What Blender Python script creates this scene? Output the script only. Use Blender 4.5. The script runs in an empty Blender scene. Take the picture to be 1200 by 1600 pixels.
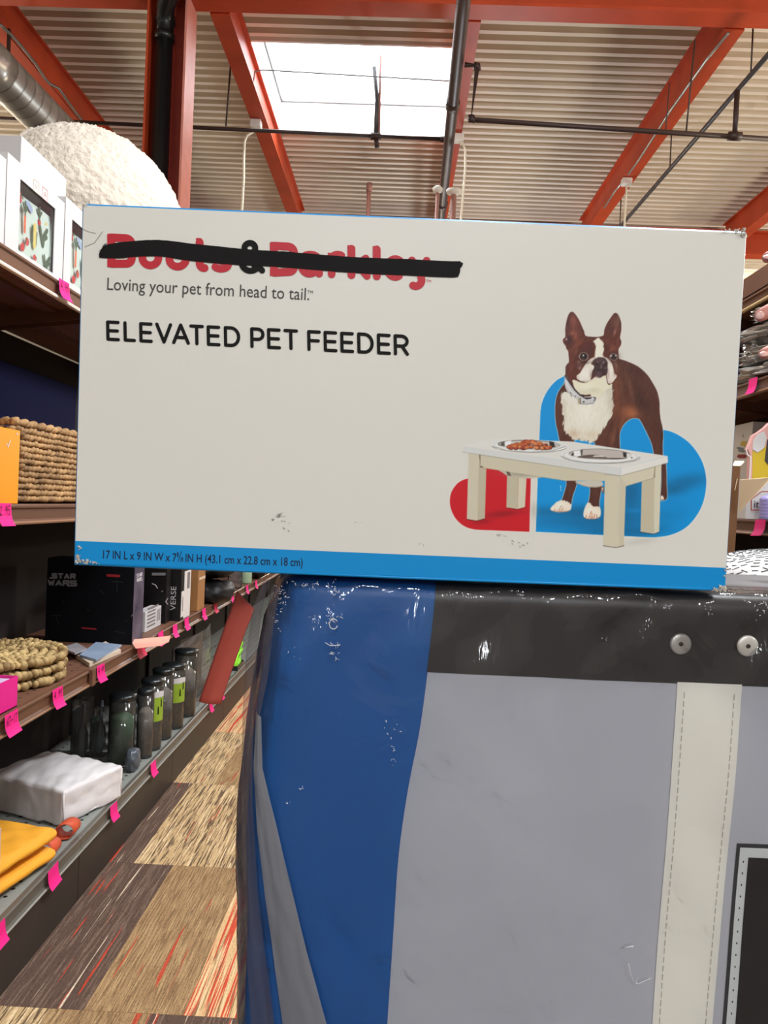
import bpy, bmesh, math, random
import numpy as np
from mathutils import Vector, Matrix, noise
R = math.radians
random.seed(7)
scene = bpy.context.scene
COL = scene.collection
# ------------------------------------------------------------------ camera
FPX = 1200.0
CAM = np.array([0., 0., 1.57])
_rl = R(2.4)
_d = np.array([(622-600)/FPX, (800-787)/FPX, 1.]); _d /= np.linalg.norm(_d)
_u = np.array([math.sin(_rl), math.cos(_rl), 0.]); _u -= _d*(_u@_d); _u /= np.linalg.norm(_u)
_x = np.cross(_u, _d); _x = _x if _x[0] > 0 else -_x
MW = np.stack([_x, _d, _u])            # camera axes (right, up, forward) to world
cd = bpy.data.cameras.new('camera'); cam = bpy.data.objects.new('camera', cd); COL.objects.link(cam)
cd.sensor_width = 36; cd.lens = FPX/1600*36; cd.clip_start = .02; cd.clip_end = 200
cr, cu, cf = MW[:, 0], MW[:, 1], MW[:, 2]
cam.matrix_world = Matrix(((cr[0], cu[0], -cf[0], CAM[0]), (cr[1], cu[1], -cf[1], CAM[1]), (cr[2], cu[2], -cf[2], CAM[2]), (0, 0, 0, 1)))
scene.camera = cam
# ------------------------------------------------------------------ world, lamps, exposure
w = bpy.data.worlds.new('sky'); scene.world = w; w.use_nodes = True
w.node_tree.nodes['Background'].inputs[0].default_value = (.86, .93, 1., 1)
w.node_tree.nodes['Background'].inputs[1].default_value = 12.0
scene.view_settings.view_transform = 'Standard'; scene.view_settings.look = 'None'
scene.view_settings.exposure = 0.0; scene.view_settings.gamma = 1.0; scene.view_settings.use_curve_mapping = False
def lamp(name, loc, watt, color, radius=.25):
    l = bpy.data.lights.new(name, 'POINT'); l.energy = watt; l.color = color; l.shadow_soft_size = radius
    o = bpy.data.objects.new(name, l); o.location = loc; COL.objects.link(o); return o
WARM, NEUT = (1, .88, .70), (.91, .95, 1)
for i, (x, y, z, e, c) in enumerate([(.8, -3.6, 4.0, 225, NEUT), (-.6, -7.5, 4.0, 330, NEUT),  (-4.6, -3., 4.0, 90, NEUT), (4.6, -1.8, 4.0, 330, NEUT), (1.3, 2.2, 4.3, 230, NEUT),
                                  (5.6, 6.0, 4.0, 330, WARM), (-6.4, 6.0, 4.0, 230, WARM), (8., 12., 4.0, 350, WARM), (-7.5, 11., 4.0, 300, WARM), (1.2, 11., 2.9, 220, NEUT), (0, 16, 3.0, 260, WARM)]):
    lamp('unseen_lamp', (x, y, z), e, c)  # unseen lamps without fixtures, placed for their light; two hide behind the carton
def fill_downlight(loc, watt, color, size=.45):
    l = bpy.data.lights.new('fill_downlight', 'AREA'); l.shape = 'DISK'; l.size = size; l.energy = watt; l.color = color
    o = bpy.data.objects.new('fill_downlight', l); o.location = loc; COL.objects.link(o)
fill_downlight((2.2, 4.0, 4.4), 190, NEUT); fill_downlight((.4, 2.6, 4.6), 50, NEUT)  # unseen downlights added to brighten the floor and shelf fronts
# ------------------------------------------------------------------ helpers
def at(px, py, X=None, Y=None, Z=None):
    """World point where the sight line through a picture point meets the plane X=, Y= or Z=."""
    r = MW@np.array([(px-600)/FPX, (800-py)/FPX, 1.])
    k, v = (0, X) if X is not None else (1, Y) if Y is not None else (2, Z)
    p = CAM+r*((v-CAM[k])/r[k]); return Vector(p)
def lin(c):
    c = np.asarray(c, float)/255.; return np.where(c <= .04045, c/12.92, ((c+.055)/1.055)**2.4)
MATS = {}
def M(name, rgb, rough=.5, metal=0., spec=.4, var=0., vscale=8., bump=0., bscale=60., stretch=None, dark=None, coat=0., emit=0., sheen=0.):
    m = bpy.data.materials.new(name); m.use_nodes = True; nt = m.node_tree; n = nt.nodes; b = n['Principled BSDF']; L = nt.links.new
    c = lin(rgb); b.inputs['Base Color'].default_value = (*c, 1); b.inputs['Roughness'].default_value = rough; b.inputs['Metallic'].default_value = metal
    b.inputs['Specular IOR Level'].default_value = spec; b.inputs['Coat Weight'].default_value = coat; b.inputs['Coat Roughness'].default_value = .08
    if sheen: b.inputs['Sheen Weight'].default_value = sheen
    if emit: b.inputs['Emission Color'].default_value = (*c, 1); b.inputs['Emission Strength'].default_value = emit
    tc = n.new('ShaderNodeTexCoord'); mp = n.new('ShaderNodeMapping'); L(tc.outputs['Object'], mp.inputs[0])
    if stretch: mp.inputs['Scale'].default_value = stretch
    if var:
        t = n.new('ShaderNodeTexNoise'); t.inputs['Scale'].default_value = vscale; t.inputs['Detail'].default_value = 6; L(mp.outputs[0], t.inputs['Vector'])
        r = n.new('ShaderNodeValToRGB'); d = lin(dark) if dark else c*(1-var)
        r.color_ramp.elements[0].position = .3; r.color_ramp.elements[1].position = .7
        r.color_ramp.elements[0].color = (*d, 1); r.color_ramp.elements[1].color = (*np.minimum(c*(1+var*.4), 1), 1)
        L(t.outputs['Fac'], r.inputs[0]); L(r.outputs[0], b.inputs['Base Color'])
    if bump:
        t = n.new('ShaderNodeTexNoise'); t.inputs['Scale'].default_value = bscale; t.inputs['Detail'].default_value = 4; L(mp.outputs[0], t.inputs['Vector'])
        bp = n.new('ShaderNodeBump'); bp.inputs['Strength'].default_value = bump; bp.inputs['Distance'].default_value = .01; L(t.outputs['Fac'], bp.inputs['Height']); L(bp.outputs[0], b.inputs['Normal'])
    MATS[name] = m; return m
def film_mat(name, gloss=.5, haze=.05, hcol=(200, 200, 205), rough=.08, bump=.3, bscale=14., stretch=None, tint=(255, 255, 255)):
    m = bpy.data.materials.new(name); m.use_nodes = True; nt = m.node_tree; n = nt.nodes; L = nt.links.new
    n.remove(n['Principled BSDF']); out = n['Material Output']
    tr = n.new('ShaderNodeBsdfTransparent'); tr.inputs[0].default_value = (*lin(tint), 1)
    gl = n.new('ShaderNodeBsdfGlossy'); gl.inputs['Roughness'].default_value = rough
    df = n.new('ShaderNodeBsdfDiffuse'); df.inputs[0].default_value = (*lin(hcol), 1)
    fr = n.new('ShaderNodeFresnel'); fr.inputs[0].default_value = 1.45
    mu = n.new('ShaderNodeMath'); mu.operation = 'MULTIPLY'; mu.inputs[1].default_value = gloss*2; mu.use_clamp = True; L(fr.outputs[0], mu.inputs[0])
    m1 = n.new('ShaderNodeMixShader'); m1.inputs[0].default_value = haze; L(tr.outputs[0], m1.inputs[1]); L(df.outputs[0], m1.inputs[2])
    m2 = n.new('ShaderNodeMixShader'); L(mu.outputs[0], m2.inputs[0]); L(m1.outputs[0], m2.inputs[1]); L(gl.outputs[0], m2.inputs[2]); L(m2.outputs[0], out.inputs[0])
    tc = n.new('ShaderNodeTexCoord'); mp = n.new('ShaderNodeMapping'); L(tc.outputs['Object'], mp.inputs[0])
    if stretch: mp.inputs['Scale'].default_value = stretch
    t = n.new('ShaderNodeTexNoise'); t.inputs['Scale'].default_value = bscale; t.inputs['Detail'].default_value = 5; t.inputs['Distortion'].default_value = .6; L(mp.outputs[0], t.inputs['Vector'])
    bp = n.new('ShaderNodeBump'); bp.inputs['Strength'].default_value = bump; bp.inputs['Distance'].default_value = .02; L(t.outputs['Fac'], bp.inputs['Height'])
    for s in (gl, fr): L(bp.outputs[0], s.inputs['Normal'])
    MATS[name] = m; return m
class G:
    """Vertices and faces of one mesh."""
    def __init__(s): s.v, s.f, s.m = [], [], []
    def add(s, v, f, mi=0):
        o = len(s.v); s.v += [tuple(p) for p in v]; s.f += [tuple(o+i for i in q) for q in f]; s.m += [mi]*len(f); return s
    def box(s, x0, x1, y0, y1, z0, z1, mi=0):
        return s.add([(x0, y0, z0), (x1, y0, z0), (x1, y1, z0), (x0, y1, z0), (x0, y0, z1), (x1, y0, z1), (x1, y1, z1), (x0, y1, z1)],
                     [(0, 3, 2, 1), (4, 5, 6, 7), (0, 1, 5, 4), (1, 2, 6, 5), (2, 3, 7, 6), (3, 0, 4, 7)], mi)
    def hexa(s, a, b, mi=0):
        """Solid between quad a and quad b (four points each)."""
        return s.add(list(a)+list(b), [(3, 2, 1, 0), (4, 5, 6, 7), (0, 1, 5, 4), (1, 2, 6, 5), (2, 3, 7, 6), (3, 0, 4, 7)], mi)
    def quad(s, *p, mi=0): return s.add(p, [tuple(range(len(p)))], mi)
    def tube(s, pts, r, n=10, cap=True, mi=0):
        pts = [Vector(p) for p in pts]; m = len(pts); rr = r if hasattr(r, '__len__') else [r]*m; v = []; prev = None
        for i, p in enumerate(pts):
            t = (pts[min(i+1, m-1)]-pts[max(i-1, 0)]).normalized()
            a = Vector((0, 0, 1)) if abs(t.z) < .9 else Vector((1, 0, 0))
            if prev is not None: a = prev
            b = t.cross(a).normalized(); a = b.cross(t).normalized(); prev = a
            v += [p+(a*math.cos(k*2*math.pi/n)+b*math.sin(k*2*math.pi/n))*rr[i] for k in range(n)]
        f = [(i*n+k, i*n+(k+1) % n, (i+1)*n+(k+1) % n, (i+1)*n+k) for i in range(m-1) for k in range(n)]
        if cap: f += [tuple(reversed(range(n))), tuple((m-1)*n+k for k in range(n))]
        return s.add(v, f, mi)
    def lathe(s, c, axis, prof, n=20, mi=0):
        """prof: (radius, height along axis) pairs."""
        c = Vector(c); t = Vector(axis).normalized(); a = Vector((0, 0, 1)) if abs(t.z) < .9 else Vector((1, 0, 0)); b = t.cross(a).normalized(); a = b.cross(t)
        v = [c+t*h+(a*math.cos(k*2*math.pi/n)+b*math.sin(k*2*math.pi/n))*r for r, h in prof for k in range(n)]; m = len(prof)
        f = [(i*n+k, i*n+(k+1) % n, (i+1)*n+(k+1) % n, (i+1)*n+k) for i in range(m-1) for k in range(n)]
        if prof[0][0] > 1e-6: f.append(tuple(reversed(range(n))))
        if prof[-1][0] > 1e-6: f.append(tuple((m-1)*n+k for k in range(n)))
        return s.add(v, f, mi)
    def ball(s, c, rx, ry, rz, n=10, mi=0, rot=None, fn=None):
        c = Vector(c); m = max(4, n//2); v = []
        for i in range(m+1):
            th = math.pi*i/m
            for k in range(n):
                ph = 2*math.pi*k/n; p = Vector((rx*math.sin(th)*math.cos(ph), ry*math.sin(th)*math.sin(ph), rz*math.cos(th)))
                if fn: p = fn(p)
                if rot: p = rot@p
                v.append(c+p)
        f = [(i*n+k, (i+1)*n+k, (i+1)*n+(k+1) % n, i*n+(k+1) % n) for i in range(m) for k in range(n)]
        return s.add(v, f, mi)
    def grid(s, fn, nu, nv, mi=0):
        v = [fn(i/nu, j/nv) for j in range(nv+1) for i in range(nu+1)]; k = nu+1
        return s.add(v, [(j*k+i, j*k+i+1, (j+1)*k+i+1, (j+1)*k+i) for j in range(nv) for i in range(nu)], mi)
    def extr(s, prof, p0, p1, ax=1, mi=0):
        """Closed profile of (a, b) pairs pushed along axis ax from p0 to p1."""
        def pt(a, b, t): return (a, t, b) if ax == 1 else (t, a, b) if ax == 0 else (a, b, t)
        n = len(prof); v = [pt(a, b, p0) for a, b in prof]+[pt(a, b, p1) for a, b in prof]
        return s.add(v, [(i, (i+1) % n, n+(i+1) % n, n+i) for i in range(n)]+[tuple(reversed(range(n))), tuple(range(n, 2*n))], mi)
    def turn(s, rot, c):
        c = Vector(c); s.v = [tuple(c+rot@(Vector(p)-c)) for p in s.v]; return s
def tag(o, label=None, cat=None, group=None, kind=None):
    for k, v in (('label', label), ('category', cat), ('group', group), ('kind', kind)):
        if v: o[k] = v
    return o
def wpos(o):
    p = Vector((0, 0, 0))
    while o is not None: p = p+o.location; o = o.parent
    return p
def thing(name, label, cat, loc, group=None):
    o = bpy.data.objects.new(name, None); COL.objects.link(o); o.location = Vector(loc); o.empty_display_size = .05
    return tag(o, label, cat, group)
def put(name, g, mats, parent=None, smooth=False, bevel=0., seg=2, solid=0., sub=0, fixn=True):
    """Link a mesh built in world coordinates; its origin goes to its parent's origin or to its own base."""
    v = np.array(g.v, float)
    if parent is not None: o0 = np.array(wpos(parent))
    else: o0 = np.array([(v[:, 0].min()+v[:, 0].max())/2, (v[:, 1].min()+v[:, 1].max())/2, v[:, 2].min()])
    me = bpy.data.meshes.new(name); me.from_pydata((v-o0).tolist(), [], g.f)
    for m in (mats if isinstance(mats, (list, tuple)) else [mats]): me.materials.append(MATS[m] if isinstance(m, str) else m)
    if any(g.m): me.polygons.foreach_set('material_index', g.m)
    if fixn and len(g.f) < 60000:
        b = bmesh.new(); b.from_mesh(me); bmesh.ops.recalc_face_normals(b, faces=b.faces); b.to_mesh(me); b.free()
    if smooth: me.polygons.foreach_set('use_smooth', [True]*len(me.polygons))
    o = bpy.data.objects.new(name, me); COL.objects.link(o)
    if parent is not None: o.parent = parent
    else: o.location = o0
    if solid: md = o.modifiers.new('solid', 'SOLIDIFY'); md.thickness = solid; md.offset = 0
    if bevel: md = o.modifiers.new('bevel', 'BEVEL'); md.width = bevel; md.segments = seg; md.limit_method = 'ANGLE'; md.angle_limit = R(40)
    if sub: md = o.modifiers.new('sub', 'SUBSURF'); md.levels = sub; md.render_levels = sub
    if bevel and smooth is None: pass
    return o
def nz(x, y, z): return noise.noise(Vector((x, y, z)))
# ---- writing
def text_mesh(body, bold=0.):
    cu = bpy.data.curves.new('lettering', 'FONT'); cu.body = body; cu.size = 1; cu.resolution_u = 3; cu.offset = bold
    o = bpy.data.objects.new('lettering', cu); COL.objects.link(o); dg = bpy.context.evaluated_depsgraph_get()
    me = bpy.data.meshes.new_from_object(o.evaluated_get(dg)); v = [tuple(p.co) for p in me.vertices]; f = [tuple(p.vertices) for p in me.polygons]
    bpy.data.objects.remove(o); bpy.data.curves.remove(cu); bpy.data.meshes.remove(me); return v, f
def write(g, body, p0, ex, ey, width, height=None, bold=0., cap=.73):
    """Flat lettering from the baseline start p0 along unit vector ex (up ey), fitted to a width; cap height if given."""
    v, f = text_mesh(body, bold); xs = [p[0] for p in v]; x0, x1 = min(xs), max(xs); sx = width/(x1-x0); sy = height/cap if height else sx
    p0, ex, ey = Vector(p0), Vector(ex), Vector(ey)
    return g.add([p0+ex*((x-x0)*sx)+ey*(y*sy) for x, y, z in v], f)
_lift = [0]
def strokes(g, lines, wd, tr, n=10, lift=True):
    """Round-ended strokes; tr turns drawing units into world points; wd is the stroke width in drawing units."""
    h = wd/2
    if lift:                                              # overlapping strokes: each a hair nearer the aisle than the last
        raw = tr
        def tr(a, b):
            p = Vector(raw(a, b)); d = Vector(CAM.tolist())-p; return p+d.normalized()*(5e-6*(_lift[0] % 60))
    for l in lines:
        for (ax, ay), (bx, by) in zip(l[:-1], l[1:]):
            L = math.hypot(bx-ax, by-ay) or 1; nx, ny = -(by-ay)/L*h, (bx-ax)/L*h
            _lift[0] += 1; g.add([tr(ax+nx, ay+ny), tr(bx+nx, by+ny), tr(bx-nx, by-ny), tr(ax-nx, ay-ny)], [(0, 1, 2, 3)])
        for (ax, ay) in l: _lift[0] += 1; g.add([tr(ax+h*math.cos(2*math.pi*k/n), ay+h*math.sin(2*math.pi*k/n)) for k in range(n)], [tuple(range(n))])
    return g
def arc(cx, cy, rx, ry, a0, a1, n=10): return [(cx+rx*math.cos(R(a0+(a1-a0)*i/n)), cy+ry*math.sin(R(a0+(a1-a0)*i/n))) for i in range(n+1)]
# ---- printed picture: shapes in picture units, painted into a fine grid of colour values ----
GX0, GY0, GX1, GY1, GS = 698.0, 480.0, 1110.0, 862.0, 0.85
def _smooth(p, n=6):
    p = np.asarray(p, float); q = []
    m = len(p)
    for i in range(m):
        a, b, c, d = p[i-1], p[i], p[(i+1) % m], p[(i+2) % m]
        for k in range(n):
            t = k/n
            q.append(.5*((2*b)+(c-a)*t+(2*a-5*b+4*c-d)*t*t+(3*b-a-3*c+d)*t**3))
    return np.array(q)
def _open(p, n=6):
    p = [p[0]]+list(p)+[p[-1]]; q = []
    for a, b, c, d in zip(p[:-3], p[1:-2], p[2:-1], p[3:]):
        for k in range(n):
            t = k/n; q.append(tuple(.5*(2*b[i]+(c[i]-a[i])*t+(2*a[i]-5*b[i]+4*c[i]-d[i])*t*t+(3*b[i]-a[i]-3*c[i]+d[i])*t**3) for i in (0, 1)))
    return q+[tuple(p[-1])]
class Canvas:
    def __init__(s):
        s.xs = np.arange(GX0, GX1+.01, GS); s.ys = np.arange(GY0, GY1+.01, GS)
        s.X, s.Y = np.meshgrid(s.xs, s.ys)
        s.C = np.zeros(s.X.shape+(3,)); s.C[:] = (214, 211, 203)
        s.A = np.zeros(s.X.shape)
        rs = np.random.RandomState(5)
        s.N = rs.rand(*s.X.shape)
        k = s.N.copy()
        for _ in range(3): k = (k+np.roll(k, 1, 0)+np.roll(k, -1, 0)+np.roll(k, 1, 1)+np.roll(k, -1, 1))/5
        s.NB = (k-k.mean())/k.std()
        k2 = s.N.copy()
        for _ in range(5): k2 = (k2+np.roll(k2, 1, 0)+np.roll(k2, -1, 0)+np.roll(np.roll(k2, 2, 0), -1, 1))/4
        s.NF = (k2-k2.mean())/k2.std()
    def win(s, x0, y0, x1, y1):
        i0 = max(0, int((x0-GX0)/GS)); i1 = min(len(s.xs), int((x1-GX0)/GS)+2)
        j0 = max(0, int((y0-GY0)/GS)); j1 = min(len(s.ys), int((y1-GY0)/GS)+2)
        return slice(j0, j1), slice(i0, i1)
    def sd(s, p, m):
        j, i = s.win(p[:, 0].min()-m, p[:, 1].min()-m, p[:, 0].max()+m, p[:, 1].max()+m)
        X, Y = s.X[j, i], s.Y[j, i]
        d = np.full(X.shape, 1e9); ins = np.zeros(X.shape, bool)
        for (ax, ay), (bx, by) in zip(p, np.roll(p, -1, 0)):
            ex, ey = bx-ax, by-ay; L = ex*ex+ey*ey+1e-9
            t = np.clip(((X-ax)*ex+(Y-ay)*ey)/L, 0, 1)
            d = np.minimum(d, (X-ax-t*ex)**2+(Y-ay-t*ey)**2)
            if ay != by: ins ^= ((ay > Y) != (by > Y)) & (X < (bx-ax)*(Y-ay)/(by-ay)+ax)
        d = np.sqrt(d); d[ins] *= -1
        return (j, i), d
    def put(s, w, a, col):
        col = np.asarray(col, float)
        s.C[w] = s.C[w]*(1-a[..., None])+col*a[..., None]
        s.A[w] = np.maximum(s.A[w], a)
    def poly(s, p, col, soft=1.0, smooth=0, alpha=1.0, rough=0., grow=0., clip=None):
        p = _smooth(p, smooth) if smooth else np.asarray(p, float)
        w, d = s.sd(p, soft+grow+rough*2+2)
        if rough: d = d+s.NF[w]*rough
        a = np.clip(.5-(d-grow)/soft, 0, 1)*alpha
        if clip is not None: a = a*clip[w]
        s.put(w, a, col)
    def mask(s, p, smooth=0, soft=1.):
        p = _smooth(p, smooth) if smooth else np.asarray(p, float)
        m = np.zeros(s.X.shape); w, d = s.sd(p, soft+2); m[w] = np.clip(.5-d/soft, 0, 1); return m
    def blob(s, x, y, rx, ry, col, alpha=1., rot=0., pw=1., clip=None):
        r = max(rx, ry)*1.9; w = s.win(x-r, y-r, x+r, y+r)
        c, n = np.cos(np.radians(rot)), np.sin(np.radians(rot))
        X, Y = s.X[w]-x, s.Y[w]-y
        q = ((X*c+Y*n)/rx)**2+((-X*n+Y*c)/ry)**2
        a = np.exp(-q**pw)*alpha
        if clip is not None: a = a*clip[w]
        s.put(w, a, col)
    def ell(s, x, y, rx, ry, col, rot=0., soft=1., alpha=1., clip=None):
        t = np.linspace(0, 2*np.pi, 40, endpoint=False); c, n = np.cos(np.radians(rot)), np.sin(np.radians(rot))
        s.poly(np.c_[x+rx*np.cos(t)*c-ry*np.sin(t)*n, y+rx*np.cos(t)*n+ry*np.sin(t)*c], col, soft, alpha=alpha, clip=clip)
    def line(s, p, wd, col, soft=1., alpha=1., clip=None):
        p = np.asarray(p, float); m = wd+soft+2
        w = s.win(p[:, 0].min()-m, p[:, 1].min()-m, p[:, 0].max()+m, p[:, 1].max()+m)
        X, Y = s.X[w], s.Y[w]; d = np.full(X.shape, 1e9)
        for (ax, ay), (bx, by) in zip(p[:-1], p[1:]):
            ex, ey = bx-ax, by-ay
            t = np.clip(((X-ax)*ex+(Y-ay)*ey)/(ex*ex+ey*ey+1e-9), 0, 1)
            d = np.minimum(d, np.hypot(X-ax-t*ex, Y-ay-t*ey))
        a = np.clip(.5-(d-wd/2)/soft, 0, 1)*alpha
        if clip is not None: a = a*clip[w]
        s.put(w, a, col)
def T(ox, oy, k): return lambda *p: np.array([(ox+x/k, oy+y/k) for x, y in p])
def paint_picture():
    c = Canvas()
    A, B, F = T(870, 480, 9.231), T(850, 560, 5.714), T(850, 470, 5.714)
    Cz, D, E = T(700, 670, 6.), T(860, 680, 6.), T(680, 460, 2.609)
    halo = (224, 222, 214)
    # --- coloured floor shapes
    red = [(393,715),(385,968)]+_open([(230,962),(160,958),(118,944),(86,916),(67,880),(61,845),(67,808),(88,775),(112,758),(140,749)])+[(150,700),(393,700)]
    blue = [(411,968),(421,720)]+_open([(432,480),(438,445),(452,410),(474,376),(500,350),(535,331)])+[(600,320),(700,380),(800,450),(880,520)]+_open([(931,552),(965,560),(1005,580),(1045,612),(1080,660),(1100,710),(1107,765),(1100,825),(1080,880),(1045,930),(1005,962),(955,982),(900,990),(850,989)])
    red, blue = E(*red), E(*blue)
    for p in (red, blue): c.poly(p, halo, 1., grow=1.2)
    c.poly(red, (196, 26, 38)); c.poly(blue, (8, 142, 212))
    mb, mr = c.mask(blue), c.mask(red)
    dk = (10, 92, 138)
    for x, y, rx, ry, a in ((845,800,40,9,.55),(905,800,40,10,.75),(880,817,70,9,.55),(960,812,60,20,.7),(985,770,26,36,.8),(1010,830,30,8,.5),(1075,752,36,11,.6),(1052,765,24,10,.7),(960,830,60,8,.6),(1045,800,30,16,.25),(980,790,8,3,-.0)):
        c.blob(x, y, rx, ry, dk, a, -8 if x > 1000 else 0, clip=mb)
    c.blob(1050, 795, 22, 9, (8,140,208), .5, clip=mb); c.blob(992, 798, 14, 3.5, (20,130,190), .8, clip=mb)
    c.blob(860, 820, 36, 6, (9,130,195), .5, clip=mb)
    for x, y, rx, ry, a in ((785,803,30,5,.5),(755,815,14,4,.35),(745,775,6,50,.1)): c.blob(x, y, rx, ry, (110, 14, 24), a, -6, clip=mr)
    c.blob(835, 798, 6, 12, (165,163,157), .5); c.blob(1000, 846, 26, 5, (180,178,170), .45, -8)
    # --- dog body
    b1, b2, b3, bd = (84,48,38), (104,58,42), (140,82,54), (58,34,29)
    body = F((700,525),(760,545),(850,588),(930,660),(985,745),(1020,815),(1038,900),(1040,980),(1048,1060),(1064,1130),(1070,1200),(1065,1290),(1062,1420),(1000,1420),(985,1360),(970,1285),(930,1190),(890,1110),(862,1062),(838,1050),(795,1050),(755,1070),(715,1110),(690,1160),(680,1220),(680,1360),(620,1360),(480,1340),(465,1290),(455,1265),(400,1252),(330,1242),(285,1240),(272,1262),(272,1280),(160,1270),(132,1180),(112,1080),(107,980),(112,900),(130,830),(165,770),(190,735),(200,650),(220,560),(400,500),(600,500))
    legs = [B((210,1085),(292,1090),(288,1150),(262,1220),(246,1300),(235,1310),(185,1290),(165,1268),(185,1200),(205,1130)),
            B((415,1100),(515,1100),(510,1200),(498,1270),(488,1340),(405,1310),(408,1250),(416,1180)),
            B((1055,930),(1090,930),(1098,1030),(1098,1120),(1103,1215),(1094,1258),(1048,1268),(1043,1225),(1052,1120))]
    head = A((140,430),(138,330),(150,240),(172,150),(200,90),(235,66),(270,85),(312,140),(352,210),(385,290),(412,350),(432,415),(520,428),(600,430),(688,410),(700,340),(732,250),(790,160),(838,96),(870,82),(905,110),(938,190),(950,260),(945,350),(928,440),(946,490),(940,550),(908,600),(905,660),(910,740),(915,800),(900,900),(885,1000),(850,1070),(800,1130),(640,1260),(480,1290),(350,1280),(240,1180),(160,1000),(172,900),(190,780),(185,690),(178,630),(152,600),(148,570),(120,530),(102,490),(112,455))
    paws = [B((65,1350),(92,1308),(150,1270),(200,1272),(243,1302),(236,1350),(202,1368),(110,1370)),
            B((358,1400),(368,1345),(398,1288),(440,1318),(498,1328),(503,1408),(462,1430),(385,1430))]
    for p in [body, head]+legs+paws: c.poly(p, (220,214,206), 1.2, smooth=3, grow=.9, alpha=.75)
    c.poly(body, b1, 1., smooth=3)
    m = c.mask(body, 3)
    fb = lambda x, y, rx, ry, col, a, rot=0: c.blob(850+x/5.714, 470+y/5.714, rx/5.714, ry/5.714, col, a, rot, clip=m)
    fb(760,995,80,70,(160,94,60),.6); fb(800,1000,70,50,(186,112,70),.6); fb(700,1120,30,110,(136,80,54),.6,10)
    fb(880,700,110,150,(78,46,38),.6); fb(960,900,50,200,(90,54,43),.6,-10); fb(900,930,70,90,bd,.55); fb(840,860,40,80,bd,.4)
    fb(655,800,24,170,(138,80,52),.55,-5); fb(640,1000,30,130,(126,72,48),.55); fb(690,760,30,200,(112,66,48),.6,-8); fb(780,780,20,120,(125,82,64),.55,-12)
    fb(735,660,40,110,(92,58,46),.6,-18); fb(790,620,80,30,(68,42,36),.5,20); fb(1010,1100,30,160,(70,42,35),.5,-5); fb(1000,1290,34,70,(92,54,42),.35); fb(1060,1200,14,120,(54,32,28),.6)
    fb(560,1180,60,90,(104,60,45),.6,20); fb(620,1230,18,80,(140,88,62),.55,12); fb(600,1150,10,120,(70,40,33),.5,22); fb(665,1230,10,120,(58,34,29),.6); fb(510,1270,30,40,b2,.5)
    fb(130,960,20,140,(100,52,38),.7); fb(150,1130,22,90,(110,60,44),.5,-8); fb(190,1210,40,40,(78,42,34),.5); fb(165,800,30,40,(70,40,34),.6)
    fb(600,1330,90,30,(60,36,30),.5)
    c.C[...] = np.where((m > .3)[..., None], c.C+(c.NF*2.2)[..., None]*m[..., None], c.C)
    # white chest
    chest = F((160,850),(185,815),(230,820),(300,790),(420,820),(520,800),(575,745),(610,745),(622,830),(622,900),(626,960),(612,1010),(590,1060),(560,1110),(520,1170),(500,1200),(470,1245),(440,1262),(400,1255),(330,1242),(290,1238),(268,1240),(235,1200),(200,1180),(185,1130),(175,1080),(188,1040),(168,1000),(172,940),(160,900))
    c.poly(chest, (222,216,200), 2.4, smooth=3, rough=1.0)
    mc = c.mask(chest, 3, 2.)
    fc = lambda x, y, rx, ry, col, a, rot=0: c.blob(850+x/5.714, 470+y/5.714, rx/5.714, ry/5.714, col, a, rot, clip=mc)
    fc(380,1000,110,130,(232,228,216),.7); fc(270,1190,60,40,(196,170,140),.7); fc(440,1200,70,40,(205,188,160),.6); fc(600,900,30,120,(190,182,165),.6); fc(190,960,22,120,(206,196,178),.6); fc(330,1240,80,20,(205,195,170),.5); fc(560,800,60,40,(190,186,170),.6)
    c.C += (c.NF*2.6)[..., None]*mc[..., None]
    # legs and paws
    for k, p in enumerate(legs):
        c.poly(p, (80,46,38), 1., smooth=3); q = p.mean(0); c.blob(q[0]+2, q[1]-4, 4, 10, (98,60,48), .5, clip=c.mask(p, 3))
    for p in paws:
        c.poly(p, (236,220,202), 1.2, smooth=3, rough=.4)
        mm = c.mask(p, 3); q = p.mean(0); c.blob(q[0], p[:, 1].max(), 12, 3, (190,150,128), .7, clip=mm); c.blob(q[0]-2, q[1]-2, 6, 4, (246,238,226), .6, clip=mm)
    for l in (B((140,1360),(150,1325),(165,1315)),B((160,1355),(175,1330)),B((100,1350),(88,1362))): c.line(l, .9, (150,90,62), .9, .8)
    for l in (B((412,1420),(415,1390),(428,1362)),B((430,1425),(432,1380)),B((380,1400),(375,1420)),B((470,1395),(478,1418)),B((455,1390),(448,1420))): c.line(l, 1.1, (170,80,56), .9, .8)
    c.line(B((62,1358),(110,1372),(200,1372),(232,1358)), .9, (40,44,50), 1., .7); c.line(B((365,1425),(385,1436),(460,1436),(500,1418)), .9, (40,44,50), 1., .7)
    c.poly(B((1046,1228),(1062,1224),(1076,1250),(1070,1262),(1044,1262)), (230,214,198), 1.)
    # --- head
    h1 = (92,44,34)
    c.poly(head, h1, 1., smooth=2)
    mh = c.mask(head, 2)
    ab = lambda x, y, rx, ry, col, a, rot=0: c.blob(870+x/9.231, 480+y/9.231, rx/9.231, ry/9.231, col, a, rot, clip=mh)
    ab(240,250,60,140,(122,66,54),.8,-10); ab(270,200,40,90,(138,78,66),.6,-20); ab(180,230,30,130,(70,38,36),.8); ab(250,380,50,30,(172,104,88),.6,-10); ab(285,440,35,50,(160,88,66),.7,20); ab(190,470,50,60,(60,32,34),.9); ab(155,465,14,18,(205,180,176),.8); ab(340,330,30,90,(100,54,46),.6,-18); ab(390,350,16,70,(74,40,34),.7,-20); ab(215,100,30,30,(74,42,40),.6)
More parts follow.
